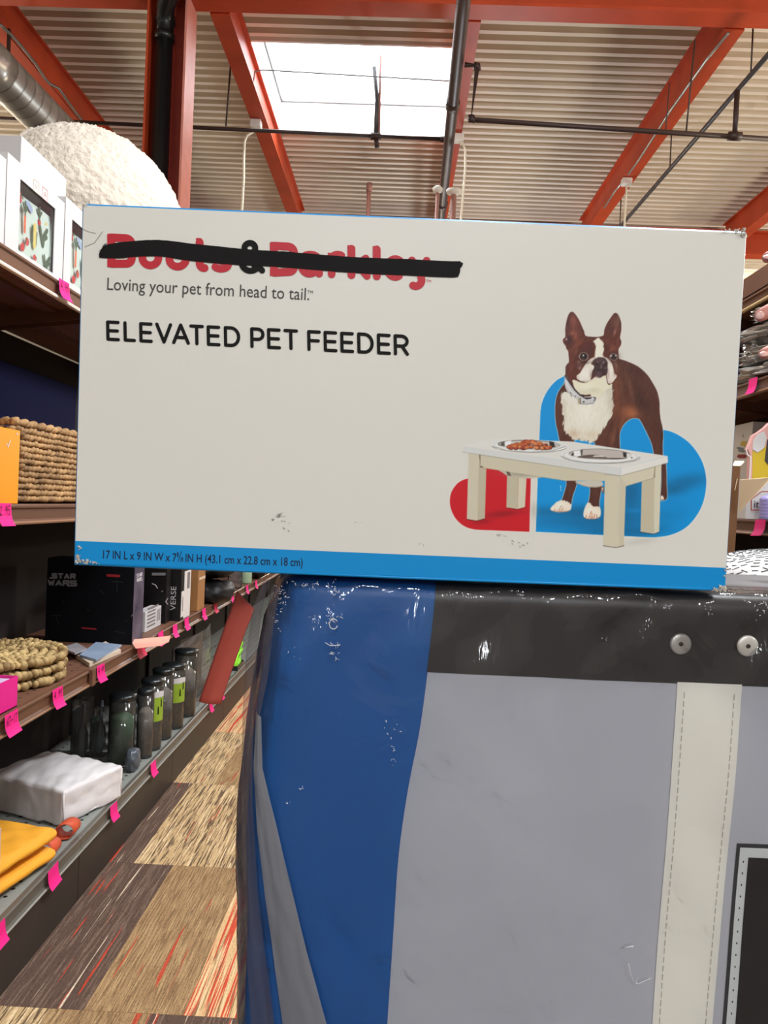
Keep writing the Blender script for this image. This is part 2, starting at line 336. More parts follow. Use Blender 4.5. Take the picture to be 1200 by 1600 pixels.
    ab(850,230,50,110,(104,66,56),.8,15); ab(900,200,28,110,(122,88,74),.6,5); ab(800,330,60,60,(82,44,38),.7); ab(855,360,14,50,(190,140,120),.6,15); ab(930,260,10,120,(64,38,34),.7); ab(760,300,20,90,(76,42,38),.7,25); ab(905,510,30,50,(120,62,52),.7); ab(925,490,12,30,(60,32,30),.7)
    ab(440,540,120,90,(84,38,30),.8); ab(350,500,60,40,(126,66,46),.7,-30); ab(300,560,30,60,(142,80,56),.5,30); ab(240,640,50,90,(112,60,42),.6); ab(230,850,40,130,(108,56,42),.7,8); ab(300,880,50,70,(84,40,32),.7); ab(270,980,40,50,(92,42,34),.7); ab(760,520,70,70,(104,54,40),.7); ab(840,590,50,40,(140,82,60),.6,20); ab(720,580,30,60,(72,36,30),.7); ab(800,620,20,20,(148,90,70),.5); ab(500,620,40,50,(66,32,28),.6); ab(880,860,26,110,(118,82,68),.8,6); ab(905,760,14,90,(70,40,36),.7); ab(520,440,60,14,(64,32,28),.6); ab(680,440,40,14,(64,32,28),.5); ab(190,560,30,40,(70,36,30),.6); ab(300,640,16,40,(150,96,76),.5,20)
    c.C += (c.NF*3.0)[..., None]*mh[..., None]
    for x, y in ((545,500),(555,540)): ab(x,y,16,20,(60,32,28),.4)
    blaze = A((610,445),(640,460),(670,490),(688,520),(688,600),(682,690),(690,730),(650,735),(600,728),(560,730),(566,680),(575,620),(572,560),(560,520),(540,495),(575,470))
    c.poly(blaze, (228,222,206), 2., smooth=3, rough=.4)
    # white muzzle sides and jaw
    jaw = A((240,1050),(300,1060),(340,1080),(430,1090),(520,1040),(580,1000),(640,1010),(720,985),(735,1060),(760,1120),(800,1105),(815,1120),(780,1160),(740,1190),(690,1230),(620,1290),(560,1310),(480,1270),(380,1270),(320,1230),(265,1160),(248,1100))
    c.poly(jaw, (222,216,192), 1.4, smooth=3)
    mj = c.mask(jaw, 3)
    for x, y, rx, ry, col, a in ((450,1140,120,40,(232,228,208),.7),(560,1200,90,40,(204,198,170),.6),(640,1060,90,40,(226,222,200),.6),(420,1230,100,26,(206,200,176),.5),(700,1160,60,50,(226,220,200),.5)): c.blob(870+x/9.231, 480+y/9.231, rx/9.231, ry/9.231, col, a, clip=mj)
    c.poly(A((100,1240),(150,1225),(250,1290),(330,1330),(320,1400),(180,1360),(90,1300)), (222,218,206), 1.5, smooth=3)
    fl = A((300,990),(345,955),(385,890),(430,820),(480,760),(540,728),(590,722),(610,735),(560,760),(520,800),(510,820),(548,845),(552,880),(525,930),(518,1000),(500,1050),(450,1078),(400,1086),(345,1068),(312,1040))
    c.poly(fl, (224,218,206), 1.3, smooth=3)
    mf = c.mask(fl, 3)
    for x, y, rx, ry, col, a in ((420,960,70,60,(236,232,222),.7),(560,745,50,20,(206,180,170),.8),(320,1010,20,40,(200,180,166),.6),(420,1070,90,14,(196,176,162),.7),(500,960,20,70,(200,186,172),.6),(470,790,30,40,(214,200,190),.5)): c.blob(870+x/9.231, 480+y/9.231, rx/9.231, ry/9.231, col, a, clip=mf)
    fr = A((690,722),(740,735),(790,780),(822,850),(838,930),(845,960),(878,985),(870,1020),(850,1045),(815,1090),(770,1105),(745,1080),(728,1000),(738,930),(745,860),(750,800),(720,755))
    c.poly(fr, (222,214,202), 1.3, smooth=3)
    mf = c.mask(fr, 3)
    for x, y, rx, ry, col, a in ((800,900,18,90,(236,230,220),.7),(755,960,16,80,(176,150,140),.7),(850,960,20,40,(170,140,128),.7),(720,740,30,14,(206,180,170),.7),(790,1080,40,16,(206,178,164),.6)): c.blob(870+x/9.231, 480+y/9.231, rx/9.231, ry/9.231, col, a, clip=mf)
    # nose, mouth
    mz = A((530,800),(560,760),(610,728),(670,726),(715,745),(740,790),(745,850),(748,910),(735,970),(690,985),(640,1020),(600,1010),(575,985),(545,1010),(505,1045),(520,990),(528,930),(552,880),(556,845),(535,825))
    c.poly(mz, (66,44,46), 1.3, smooth=3)
    ak = lambda x, y, rx, ry, col, a, rot=0: c.blob(870+x/9.231, 480+y/9.231, rx/9.231, ry/9.231, col, a, rot)
    ak(650,760,60,26,(84,64,64),.8); ak(605,800,16,22,(130,112,110),.7); ak(690,800,16,20,(140,124,122),.8); ak(600,815,20,14,(22,14,16),.9,20); ak(712,825,16,16,(24,14,16),.9); ak(655,860,7,34,(170,156,152),.6); ak(640,905,70,10,(40,24,28),.8); ak(625,960,50,26,(92,66,78),.9); ak(600,1000,40,16,(120,92,90),.8); ak(540,960,26,50,(84,50,46),.8,30); ak(715,880,10,10,(180,168,165),.5); ak(690,960,30,16,(50,30,34),.8); ak(520,1020,14,18,(120,70,60),.7)
    c.line(A((320,1050),(360,1076),(410,1084)), 1.1, (58,30,26), 1.); c.line(A((730,990),(738,1060),(752,1105),(778,1112)), 1.0, (60,30,26), 1.)
    c.line(A((500,800),(540,770),(575,735)), .8, (90,56,52), .9, .8)
    # eyes
    for x, y, r, hx in ((403,715,56,398), (836,722,48,800)):
        ak(x, y, r*1.5, r*1.4, (58,30,27), .9)
        ex, ey = 870+x/9.231, 480+y/9.231
        c.ell(ex, ey, r*1.18/9.231, r*1.0/9.231, (172,150,140), 0, 1.); c.ell(ex, ey-.3, r*1.0/9.231, r*.95/9.231, (34,20,20), 0, 1.)
        ak(x-4, y+26, 24, 12, (96,62,52), .8); ak(hx, y-18, 11, 12, (250,250,250), 1.)
        c.line([(ex-r*1.2/9.231, ey-1), (ex-r*.7/9.231, ey-r*.95/9.231), (ex+r*.4/9.231, ey-r*1.08/9.231), (ex+r*1.1/9.231, ey-r*.5/9.231)], .9, (190,165,150), 1., .55)
    ak(865,700,12,12,(240,238,236),.8)
    ak(350,830,40,50,(104,76,70),.7,30); ak(345,880,26,20,(170,150,140),.5); ak(330,790,22,20,(150,124,116),.5); ak(850,820,20,50,(120,90,82),.7); ak(420,800,50,16,(52,28,26),.6)
    # collar
    col = A((140,985),(175,1030),(210,1110),(270,1200),(350,1272),(430,1300),(530,1290),(585,1305),(570,1350),(540,1395),(440,1408),(330,1396),(300,1330),(220,1270),(160,1210),(128,1120),(130,1040))
    c.poly(col, (196,194,194), 1., smooth=2)
    c.line(A((135,990),(200,1090),(270,1190),(350,1270),(400,1295)), 2.2, (52,44,52), 1.); c.line(A((370,1265),(430,1275),(495,1265)), 1.6, (58,34,28), 1.)
    c.poly(A((390,1305),(520,1300),(505,1325),(440,1335)), (34,26,30), 1.); c.poly(A((320,1310),(345,1310),(345,1398),(318,1396)), (178,160,124), 1.)
    c.line(A((350,1315),(352,1395)), 1.1, (60,56,58), 1.); c.line(A((545,1300),(572,1310),(550,1355)), 1.3, (40,36,38), 1.); c.ell(*A((400,1367))[0], 1.6, 1.2, (40,38,40)); c.line(A((350,1392),(440,1400),(545,1380)), .9, (120,118,120), 1.)
    for x, y in ((210,1240),(280,1285),(222,1275)): ak(x,y,9,12,(60,54,58),.8)
    c.line(A((375,1340),(540,1325)), .8, (236,236,238), 1., .8); c.line(A((140,1060),(200,1190),(290,1270)), 1.6, (226,224,224), 1.2, .7)
    # --- feeder table
    sh, lt = (184,175,150), (205,198,176)
    top = E((115,619),(236,588),(560,600),(950,659),(760,710)); c.poly(top, (216,214,208), 1.)
    mt = c.mask(top)
    # bowls under the apron
    c.poly(Cz((500,380),(900,400),(900,450),(820,462),(700,466),(620,456),(560,440),(520,412)), (196,188,172), 1., smooth=2)
    c.poly(Cz((548,395),(575,395),(600,445),(565,438)), (66,50,44), 1.); c.blob(815, 741, 24, 4, (150,142,124), .7)
    c.poly(D((235,435),(300,470),(370,488),(480,484),(480,430)), (196,190,178), 1., smooth=2); c.line(D((240,440),(300,472),(370,487),(470,483)), 1., (140,132,116), 1., .8); c.poly(D((472,478),(508,484),(508,545),(490,535)), (110,70,56), 1.); c.poly(D((480,495),(500,488),(498,530)), (200,184,170), 1.)
    # legs
    c.poly(Cz((558,440),(666,452),(655,752),(551,738)), (188,179,155), 1.); c.poly(Cz((666,462),(740,466),(724,735),(655,752)), lt, 1.)
    c.line(Cz((551,741),(655,756),(724,739)), 1., (90,20,26), 1., .8)
    c.poly(D((862,430),(985,395),(970,925),(847,906)), (190,181,156), 1.); c.poly(D((982,285),(1046,272),(1022,906),(970,925)), (207,200,178), 1.); c.poly(D((970,300),(990,290),(986,400),(968,400)), (150,142,120), 1.)
    c.line(D((847,908),(970,928),(1022,908)), 1.2, (60,64,60), 1., .8)
    c.poly(D((650,370),(985,285),(968,402),(710,478)), (206,198,175), 1.); c.line(D((660,382),(990,296)), 1.2, (170,162,142), 1.4, .8); c.line(D((712,479),(966,404)), .8, (150,142,118), 1., .8)
    c.poly(Cz((296,240),(1520,420),(1520,490),(1110,487),(310,362)), (199,191,168), 1.)
    c.line(Cz((300,243),(900,331),(1500,414)), 1.6, (172,164,144), 1.6, .8); c.line(Cz((312,362),(720,430),(1110,490)), .8, (160,150,126), 1., .7)
    c.poly(Cz((290,240),(312,243),(308,362),(296,362)), (128,118,98), 1.); c.blob(753, 729.5, 2, 1, (40,34,28), .9)
    c.poly(Cz((199,228),(292,240),(276,862),(179,846)), (201,193,172), 1.); c.poly(Cz((292,240),(304,300),(306,362),(364,373),(348,842),(276,862)), (185,176,152), 1.)
    c.line(Cz((292,250),(276,860)), .9, (214,207,188), 1., .8); c.line(Cz((179,848),(262,866),(348,844)), 1.1, (70,20,22), 1., .8)
    c.poly(D((516,360),(655,376),(632,1047),(497,1034)), (203,195,172), 1.); c.poly(D((655,376),(712,470),(690,1036),(632,1047)), (198,189,164), 1.)
    c.line(D((655,380),(633,1045)), .9, (214,207,186), 1.2, .7); c.line(D((497,1036),(600,1052),(640,1050),(690,1036)), 1.2, (84,70,60), 1., .9)
    c.line(D((516,366),(655,380)), 1.6, (168,160,140), 1.6, .8); c.line(D((520,370),(514,480)), .7, (180,172,150), 1., .6)
    c.poly(E((115,619),(760,709),(757,739),(115,642)), (207,207,204), 1.); c.poly(E((760,709),(950,659),(951,686),(757,739)), (221,218,212), 1.)
    c.line(E((115,643),(757,740)), .8, (150,146,134), 1., .7); c.line(E((757,740),(951,687)), .8, (160,154,140), 1., .7)
    # bowls on top
    for (x, y, rx, ry, ix, iy, jx, jy) in ((827.5,696.6,59,9.6,827.5,694.8,49,7.4), (939.2,712.6,62,10.8,938.5,710,49,8.2)):
        c.ell(x, y+1.2, rx, ry, (150,148,142), 1.5, 1.2); c.ell(x, y, rx, ry, (226,226,224), 1.5); c.ell(x, y-.6, rx-3, ry-1.6, (196,196,194), 1.5); c.ell(x, y-.3, rx-5, ry-2.2, (222,222,220), 1.5)
        c.ell(ix, iy, jx, jy, (120,114,110), 1.5, 1.2); c.ell(ix, iy+.6, jx-1.2, jy-.9, (196,192,186), 1.5)
    m1 = c.mask(np.c_[827.5+48*np.cos(np.linspace(0,6.28,40)), 694.8+8*np.sin(np.linspace(0,6.28,40))])
    c.poly(Cz((955,115),(1000,125),(1015,175),(960,172)), (48,40,38), 1., clip=m1); c.poly(Cz((1000,125),(1060,150),(1040,185),(1012,178)), (180,176,172), 1., clip=m1)
    c.poly(Cz((505,120),(530,110),(540,165),(500,160)), (90,82,78), 1., clip=m1); c.poly(Cz((545,112),(600,108),(595,160),(540,165)), (236,236,234), 1., clip=m1); c.blob(*Cz((480,150))[0], 3, 2, (60,54,52), .7, clip=m1)
    rs = np.random.RandomState(3); pal = [(178,86,50),(150,62,40),(204,120,72),(190,100,54),(132,52,36)]
    bx = []
    for k in range(95):
        t = rs.rand()*2-1; x = 770+t*205; hi = 95+60*abs(t)**1.6; y = hi+14+rs.rand()*(188-hi-18)*(1 if abs(t) < .95 else .5)
        bx.append((y, x))
    for y, x in sorted(bx):
        q = Cz((x, y))[0]; w = 3.6*(.75+.4*rs.rand()); pc = np.array(pal[rs.randint(5)])
        c.ell(q[0], q[1]+.6, w, w*.72, pc*.5, rs.rand()*40-20, 1.1); c.ell(q[0], q[1], w*.92, w*.62, pc, rs.rand()*40-20, 1.1); c.blob(q[0]-.6, q[1]-.8, w*.4, w*.25, np.minimum(pc*1.35+20, 245), .7)
    c.line(Cz((470,185),(600,205),(770,213),(950,205),(1060,185)), 1.4, (228,228,226), 1.2)
    c.line(Cz((425,165),(560,205),(770,219),(980,205),(1110,165)), .9, (120,118,114), 1., .8)
    # empty bowl reflections
    dd = lambda p, col, sm=0: c.poly(D(*p), col, 1., smooth=sm)
    dd(((300,135),(470,130),(640,145),(695,160),(690,205),(560,210),(500,190),(400,185),(310,190)), (186,176,170), 2)
    dd(((225,150),(285,140),(300,190),(250,205),(225,180)), (238,238,236)); dd(((285,140),(310,136),(305,190),(292,188)), (90,80,76)); dd(((685,160),(720,168),(722,210),(690,205)), (44,36,36)); dd(((720,170),(775,180),(740,210),(722,212)), (214,210,206)); dd(((200,175),(225,160),(225,190),(205,195)), (70,62,60))
    dd(((250,205),(310,190),(400,183),(490,190),(545,212),(690,212),(740,222),(650,228),(480,222),(330,216)), (98,84,78), 2); dd(((420,190),(490,188),(520,205),(400,204)), (206,198,190)); dd(((760,205),(780,210),(760,222)), (40,34,34))
    c.line(D((230,212),(330,232),(480,238),(640,236),(760,218)), 1.6, (236,236,234), 1.2); c.line(D((105,195),(200,235),(330,256),(480,262),(650,256),(790,234),(845,205)), .9, (120,118,114), 1., .8)
    c.line(D((300,134),(470,128),(640,143),(720,162)), .9, (110,102,98), 1., .8)
    for a, b in (((98,475),(102,492)),((99,505),(103,520))): c.line(D(a, b), 1., (225,235,240), 1., .8)
    return c
# ------------------------------------------------------------------ materials
M('white_wall', (205, 200, 190), .8); M('concrete', (96, 84, 72), .8)
M('deck', (228, 218, 205), .55, var=.06, vscale=2.); M('deck_flute_shade', (206, 193, 174), .6, var=.1, vscale=2.)  # darker flute tone paints the recess shade into the deck colour
M('orange', (182, 66, 30), .5, var=.16, vscale=3., bump=.05, bscale=30); M('orange_dark', (150, 46, 30), .55, var=.2, vscale=4.)
M('pink_steel', (204, 128, 112), .5, var=.12); M('black_pvc', (20, 21, 22), .3, spec=.5)
M('brown_pipe', (66, 48, 44), .45, spec=.5, var=.15); M('dark_pipe', (48, 28, 24), .5); M('grey_pipe', (70, 68, 70), .4); M('rose_pipe', (168, 120, 108), .5)
M('galv', (178, 176, 170), .32, metal=.65, var=.18, vscale=6., bump=.04, bscale=20); M('galv_seam', (120, 118, 112), .4, metal=.8)
M('white_metal', (226, 222, 214), .4); M('cord_white', (232, 226, 206), .5); M('rod', (60, 46, 40), .5); M('curb', (235, 232, 226), .7); M('sash', (120, 118, 118), .5)
M('lamp_tube', (255, 232, 168), .4, emit=1.05)
M('shelf_brown', (116, 80, 62), .5, var=.12, vscale=5., bump=.04, bscale=200); M('channel_brown', (104, 70, 52), .38, spec=.5); M('bead_brown', (146, 106, 80), .35, spec=.5)
M('shelf_grey', (142, 146, 140), .5, var=.08); M('channel_grey', (96, 92, 84), .35, spec=.5); M('bead_grey', (158, 156, 148), .3, spec=.6)
M('back_dark', (38, 28, 24), .7); M('kick', (62, 54, 48), .5, var=.12, vscale=2.5, spec=.3); M('bead_tan', (214, 186, 134), .4); M('bead_highlight', (236, 228, 214), .3); M('dark_hole', (16, 14, 13), .9)
M('paper', (236, 234, 226), .38, spec=.35); M('box_blue', (10, 150, 224), .35, spec=.4); M('ink_black', (17, 16, 16), .6, spec=.2); M('ink_grey', (84, 82, 80), .6, spec=.2); M('ink_red', (200, 26, 46), .45)
M('ink_navy', (18, 32, 70), .5); M('marker', (12, 9, 10), .6, spec=.2, var=.3, vscale=30); M('scuff', (140, 138, 134), .7); M('torn', (228, 222, 208), .9, bump=.6, bscale=300)
M('vinyl_blue', (4, 98, 176), .42, spec=.4, var=.06, vscale=5.); M('vinyl_grey', (200, 201, 210), .5, spec=.4, var=.05, vscale=5., bump=.05, bscale=18); M('vinyl_char', (52, 47, 46), .4, spec=.4, var=.1, vscale=9.)
M('webbing', (255, 250, 240), .65, var=.05, vscale=7., bump=.06, bscale=25); M('thread', (206, 200, 184), .8); M('window_black', (30, 27, 26), .35, spec=.4); M('piping', (232, 236, 234), .5); M('piping_dark', (52, 52, 54), .5)
M('rivet', (222, 218, 212), .35, metal=.5, var=.1, vscale=60); M('rivet_dark', (70, 62, 58), .5, metal=.6)
film_mat('film', gloss=.46, haze=.022, hcol=(205, 205, 212), rough=.1, bump=.5, bscale=9., stretch=(1.6, 1, .8))
film_mat('film_fold', gloss=.4, haze=.6, hcol=(150, 148, 144), rough=.25, bump=.5, bscale=16., stretch=(2.4, 1, .5))
film_mat('film_edge', gloss=.5, haze=.42, hcol=(96, 90, 98), rough=.18, bump=.6, bscale=24., stretch=(3., 1, .35))
M('crinkle', (226, 230, 236), .2, spec=.8); M('tape_red', (206, 92, 78), .45, spec=.4, var=.08, vscale=8.)
# ------------------------------------------------------------------ room shell
ZC = 6.07                                                  # underside of the roof deck
def wall(name, *b): return tag(put(name, G().box(*b), 'white_wall'), kind='structure')
wall('wall_left', -9.2, -9, -12, 25, -.1, 6.6); wall('wall_right', 9, 9.2, -12, 25, -.1, 6.6); wall('wall_back', -9, 9, 25, 25.2, -.1, 6.6); wall('wall_front', -9, 9, -12.2, -12, -.1, 6.6)
floor = tag(put('floor', G().box(-9, 9, -12, 25, -.12, -.006), 'concrete'), kind='structure')
# carpet planks, each a slab of its own
def carpet(name, base, stripes, seed, fleck=.5):
    m = bpy.data.materials.new(name); m.use_nodes = True; nt = m.node_tree; n = nt.nodes; L = nt.links.new; b = n['Principled BSDF']
    b.inputs['Roughness'].default_value = .95; b.inputs['Specular IOR Level'].default_value = .1
    tc = n.new('ShaderNodeTexCoord'); ps = n.new('ShaderNodeObjectInfo'); ad = n.new('ShaderNodeVectorMath'); ad.operation = 'ADD'; L(tc.outputs['Object'], ad.inputs[0])
    sc = n.new('ShaderNodeVectorMath'); sc.operation = 'SCALE'; sc.inputs[0].default_value = (13, 7, 5); L(ps.outputs['Random'], sc.inputs['Scale']); L(sc.outputs[0], ad.inputs[1])
    def tex(sx, sy, det, off):
        mp = n.new('ShaderNodeMapping'); mp.inputs['Scale'].default_value = (sx, sy, 1); mp.inputs['Location'].default_value = (off, off*.7+seed, 0); L(ad.outputs[0], mp.inputs[0])
        t = n.new('ShaderNodeTexNoise'); t.inputs['Scale'].default_value = 1; t.inputs['Detail'].default_value = det; L(mp.outputs[0], t.inputs['Vector']); return t.outputs['Fac']
    cur = None
    def mix(fac, col, lo, hi, amt=1.):
        nonlocal cur
        r = n.new('ShaderNodeValToRGB'); r.color_ramp.elements[0].position = lo; r.color_ramp.elements[1].position = hi
        r.color_ramp.elements[1].color = (amt, amt, amt, 1); L(fac, r.inputs[0])
        mx = n.new('ShaderNodeMix'); mx.data_type = 'RGBA'; L(r.outputs[0], mx.inputs['Factor'])
        if cur is None: mx.inputs['A'].default_value = (*lin(base), 1)
        else: L(cur, mx.inputs['A'])
        mx.inputs['B'].default_value = (*lin(col), 1); cur = mx.outputs['Result']
    for i, (col, sx, sy, lo, amt) in enumerate(stripes): mix(tex(sx, sy, 1.5, 3.1+i*7.7), col, lo, lo+.03, amt)
    mix(tex(260, 90, 2, 1.3), (60, 48, 38), .5, .72, fleck)
    L(cur, b.inputs['Base Color'])
    wv = tex(170, 14, 2, 9.)
    bp = n.new('ShaderNodeBump'); bp.inputs['Strength'].default_value = .8; bp.inputs['Distance'].default_value = .004; L(wv, bp.inputs['Height']); L(bp.outputs[0], b.inputs['Normal'])
    MATS[name] = m
RED, CREAM, TEAL = (196, 72, 52), (226, 198, 152), (44, 62, 74)
carpet('carpet_brown', (98, 78, 68), [((128, 106, 92), 150, 5, .54, .8), (RED, 60, 2.2, .665, 1), ((226, 206, 180), 90, 2., .675, 1)], 1., .6)
carpet('carpet_tan', (168, 136, 98), [((134, 106, 76), 190, 7, .5, .85), ((192, 160, 116), 160, 6, .56, .8), (RED, 60, 2., .68, .9), (TEAL, 50, 3., .70, 1)], 2., .5)
carpet('carpet_cream', (206, 174, 128), [((104, 84, 66), 170, 7, .53, .95), ((236, 208, 164), 150, 5, .57, .9), (RED, 60, 2.4, .69, .8), ((140, 112, 86), 110, 4, .62, .7)], 3., .4)
carpet('carpet_red', (224, 186, 136), [((210, 84, 60), 150, 1.6, .53, 1), ((130, 100, 74), 170, 4, .60, .8), ((240, 212, 166), 170, 2.5, .60, .9)], 4., .3)
bmk = random.Random(11); CW, CL = .304, .931
g = G().box(-CW/2+.0006, CW/2-.0006, -CL/2+.0006, CL/2-.0006, 0, .0058); cme = None
special = {(0, 1): 'carpet_brown', (1, 1): 'carpet_tan', (2, 1): 'carpet_red', (0, 2): 'carpet_brown', (1, 2): 'carpet_cream', (2, 2): 'carpet_cream', (0, 3): 'carpet_cream', (1, 3): 'carpet_tan', (2, 3): 'carpet_cream', (0, 0): 'carpet_cream', (1, 0): 'carpet_tan', (2, 0): 'carpet_brown'}
meshes = {}
for i in range(-1, 9):
    for j in range(-1, 7):
        k = special.get((i, j), bmk.choice(['carpet_brown', 'carpet_tan', 'carpet_cream', 'carpet_red']))
        if k not in meshes:
            o = put('carpet_tile', g, k, floor, bevel=0); meshes[k] = o.data
        else:
            o = bpy.data.objects.new('carpet_tile', meshes[k]); COL.objects.link(o); o.parent = floor
        o.location = Vector((-1.192+CW*(i+.5)+{0: -.1, 2: -.17, 3: -.05, 4: .1}.get(j, 0), 2.29+CL*(j-1+.5), -.006))-floor.location
# vertices of the first tile of each kind were written relative to the floor's origin; shift them to the tile's own centre
for me in meshes.values():
    for v in me.vertices: v.co = v.co+floor.location
# roof deck, ribbed sheet steel with the skylight cut out
PER = .152
SX0, SX1, SY0, SY1 = -1.64, .40, 7.62, 7.62+12*.152
YA, YE = 7.62-129*PER, 7.62+115*PER; g = G()
def deck_run(x0, x1, y0, y1):
    n = int(round((y1-y0)/PER)); st = (y1-y0)/n; pr = []
    for i in range(n):
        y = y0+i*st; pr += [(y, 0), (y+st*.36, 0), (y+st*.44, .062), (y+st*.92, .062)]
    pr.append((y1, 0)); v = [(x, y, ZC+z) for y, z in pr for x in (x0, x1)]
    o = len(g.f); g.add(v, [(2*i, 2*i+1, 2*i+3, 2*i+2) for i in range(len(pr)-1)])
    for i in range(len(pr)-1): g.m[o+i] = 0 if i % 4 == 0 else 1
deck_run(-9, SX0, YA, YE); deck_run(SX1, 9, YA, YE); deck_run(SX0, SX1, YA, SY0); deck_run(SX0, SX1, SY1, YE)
ceiling = tag(put('ceiling', g, ['deck', 'deck_flute_shade'], fixn=False), kind='structure')
# skylight: curb walls, sash bars and clear panes
sky = tag(put('window_1', G().box(SX0-.03, SX0, SY0-.03, SY1+.03, ZC, 6.45).box(SX1, SX1+.03, SY0-.03, SY1+.03, ZC, 6.45).box(SX0, SX1, SY0-.03, SY0, ZC, 6.45).box(SX0, SX1, SY1, SY1+.03, ZC, 6.45), 'curb'), kind='structure')
film_mat('skylight_pane', gloss=.1, haze=.04, hcol=(240, 244, 250), rough=.2, bump=.02)
g = G().box(SX0, SX0+.02, SY0, SY1, 6.43, 6.46).box(SX1-.02, SX1, SY0, SY1, 6.43, 6.46)
for y in (SY0, SY1-.02): g.box(SX0, SX1, y, y+.02, 6.43, 6.46)
put('window_frame', g, 'sash', sky)
for k in range(2):
    xa = SX0+k*(SX1-SX0)/2; put('pane', G().box(xa+.01, xa+(SX1-SX0)/2-.01, SY0+.01, SY1-.01, 6.445, 6.452), 'skylight_pane', sky)
# ------------------------------------------------------------------ roof steel, pipes, duct
def ibeam(name, x, y0, y1, label, z0=5.67, wd=.17, conduit=None):
    t = thing(name, label, 'beam', (x, (y0+y1)/2, z0), 'orange roof joists')
    h = wd/2
    put('bottom_flange', G().box(x-h, x+h, y0, y1, z0, z0+.02), 'orange', t); put('web', G().box(x-.008, x+.008, y0, y1, z0+.02, ZC-.02), 'orange', t); put('top_flange', G().box(x-h*.6, x+h*.6, y0, y1, ZC-.02, ZC-.002), 'orange', t)
    return t
B = [-3.80, -1.69, .445, 2.66, 4.86]
jl = ['orange roof joist beside the spiral duct above the fluffy bean bag', 'orange roof joist along the near edge of the skylight, with a white cord box', 'orange roof joist behind the thick brown sprinkler main', 'orange roof joist with grey conduit above the box corner', 'orange roof joist in the top corner beyond the thin grey pipe']
for x, l in zip(B, jl): ibeam('roof_joist', x, 6.56, 11.95, l)
for yy, l in ((6.33, 'orange roof girder crossing the top of the picture'), (12.1, 'dark orange roof girder far off behind the box, above the lit lamp bar')):
    t = thing('roof_girder', l, 'beam', (0, yy+.1, 5.67))
    z1 = 6.06 if yy < 10 else 6.05
    put('bottom_flange', G().box(-8.98, 8.98, yy, yy+.2, 5.67, 5.695), 'orange', t); put('web', G().box(-8.98, 8.98, yy+.085, yy+.11, 5.695, z1-.02), 'orange', t); put('top_flange', G().box(-8.98, 8.98, yy, yy+.2, z1-.02, z1), 'orange', t)
# column with a black drain pipe in its recess
t = thing('steel_column', 'orange steel column with a pale pink flange behind the fluffy bean bag', 'column', (-2.06, 6.42, 0))
cx0, cx1 = -2.215, -1.885
put('flange', G().box(cx0, cx0+.018, 6.28, 6.56, 0, 5.665), 'orange', t); put('flange', G().box(cx1-.018, cx1, 6.28, 6.56, 0, 5.665), 'pink_steel', t); put('web', G().box(cx0+.018, cx1-.018, 6.44, 6.455, 0, 5.665), 'orange_dark', t)
t = thing('drain_pipe', 'black plastic drain pipe running up the steel column', 'pipe', (-2.06, 6.34, 0))
put('pipe_body', G().tube([(-2.085, 6.34, 0), (-2.085, 6.34, 5.40)], .072, 20), 'black_pvc', t, smooth=True)
put('elbow', G().tube([(-2.085, 6.34, 5.36), (-2.085, 6.335, 5.46), (-2.06, 6.26, 5.53), (-1.98, 6.15, 5.62), (-1.8, 6.06, 5.78), (-1.6, 6.0, 5.94)], .074, 20), 'black_pvc', t, smooth=True)
g = G()
for z in (5.33, 5.47): g.tube([(-2.085, 6.34, z-.03), (-2.085, 6.34, z+.03)], .083, 20)
put('collar', g, 'black_pvc', t, smooth=True)
# sprinkler pipes
t = thing('sprinkler_main', 'thick brown sprinkler main pipe running under the roof beside the skylight', 'pipe', (.34, 9, 5.17))
put('pipe_body', G().tube([(.30, 4.2, 5.17), (.318, 5.66, 5.17), (.388, 9.56, 5.17), (.45, 13.5, 5.17)], .052, 16), 'brown_pipe', t, smooth=True)
for y in (6.9, 9.2): put('coupling', G().tube([(.318+.018*(y-5.66), y, 5.17), (.318+.018*(y-5.66), y+.09, 5.17)], .062, 16), 'brown_pipe', t, smooth=True)
def pipe(name, label, pts, r, m, cat='pipe', group=None, extra=()):
    p = [Vector(q) for q in pts]; c = sum(p, Vector())/len(p); t = thing(name, label, cat, (c.x, c.y, min(q.z for q in p)), group)
    put('pipe_body', G().tube(p, r, 10), m, t, smooth=True)
    for nm, pp, rr, mm in extra: put(nm, G().tube(pp, rr, 8), mm, t, smooth=True)
    return t
YB = 7.78
a, b = at(-60, 182, Y=YB), at(697, 218, Y=YB)
def on(p, q, f): return p.lerp(q, f)
def up(p, z=ZC): return Vector((p.x, p.y, z))
tee = at(587, 213, Y=YB)
ex = [('hanger_rod', [at(353, 197, Y=YB), up(at(361, 105, Y=YB))], .009, 'rod'), ('sprig', [tee, up(tee, 5.62), up(at(585, 95, Y=YB), 5.95)], .022, 'grey_pipe'), ('hanger_rod', [at(592, 213, Y=YB), up(at(596, 60, Y=YB))], .012, 'rose_pipe'), ('tee', [tee-Vector((.05, 0, 0)), tee+Vector((.05, 0, 0))], .036, 'dark_pipe'), ('sprinkler_head', [tee, tee-Vector((-.02, 0, .11))], .024, 'dark_pipe'), ('end_fitting', [b-Vector((.06, 0, 0)), b], .03, 'dark_pipe')]
pipe('sprinkler_branch', 'thin dark sprinkler branch pipe crossing under the skylight', [a, b], .019, 'dark_pipe', extra=ex)
YR = 6.25
c0, c1, c2, c3 = at(722, 101, Y=YR), at(746, 103, Y=YR), at(736, 187, Y=YR), at(1260, 221, Y=YR)
h1 = at(1148, 213, Y=YR)
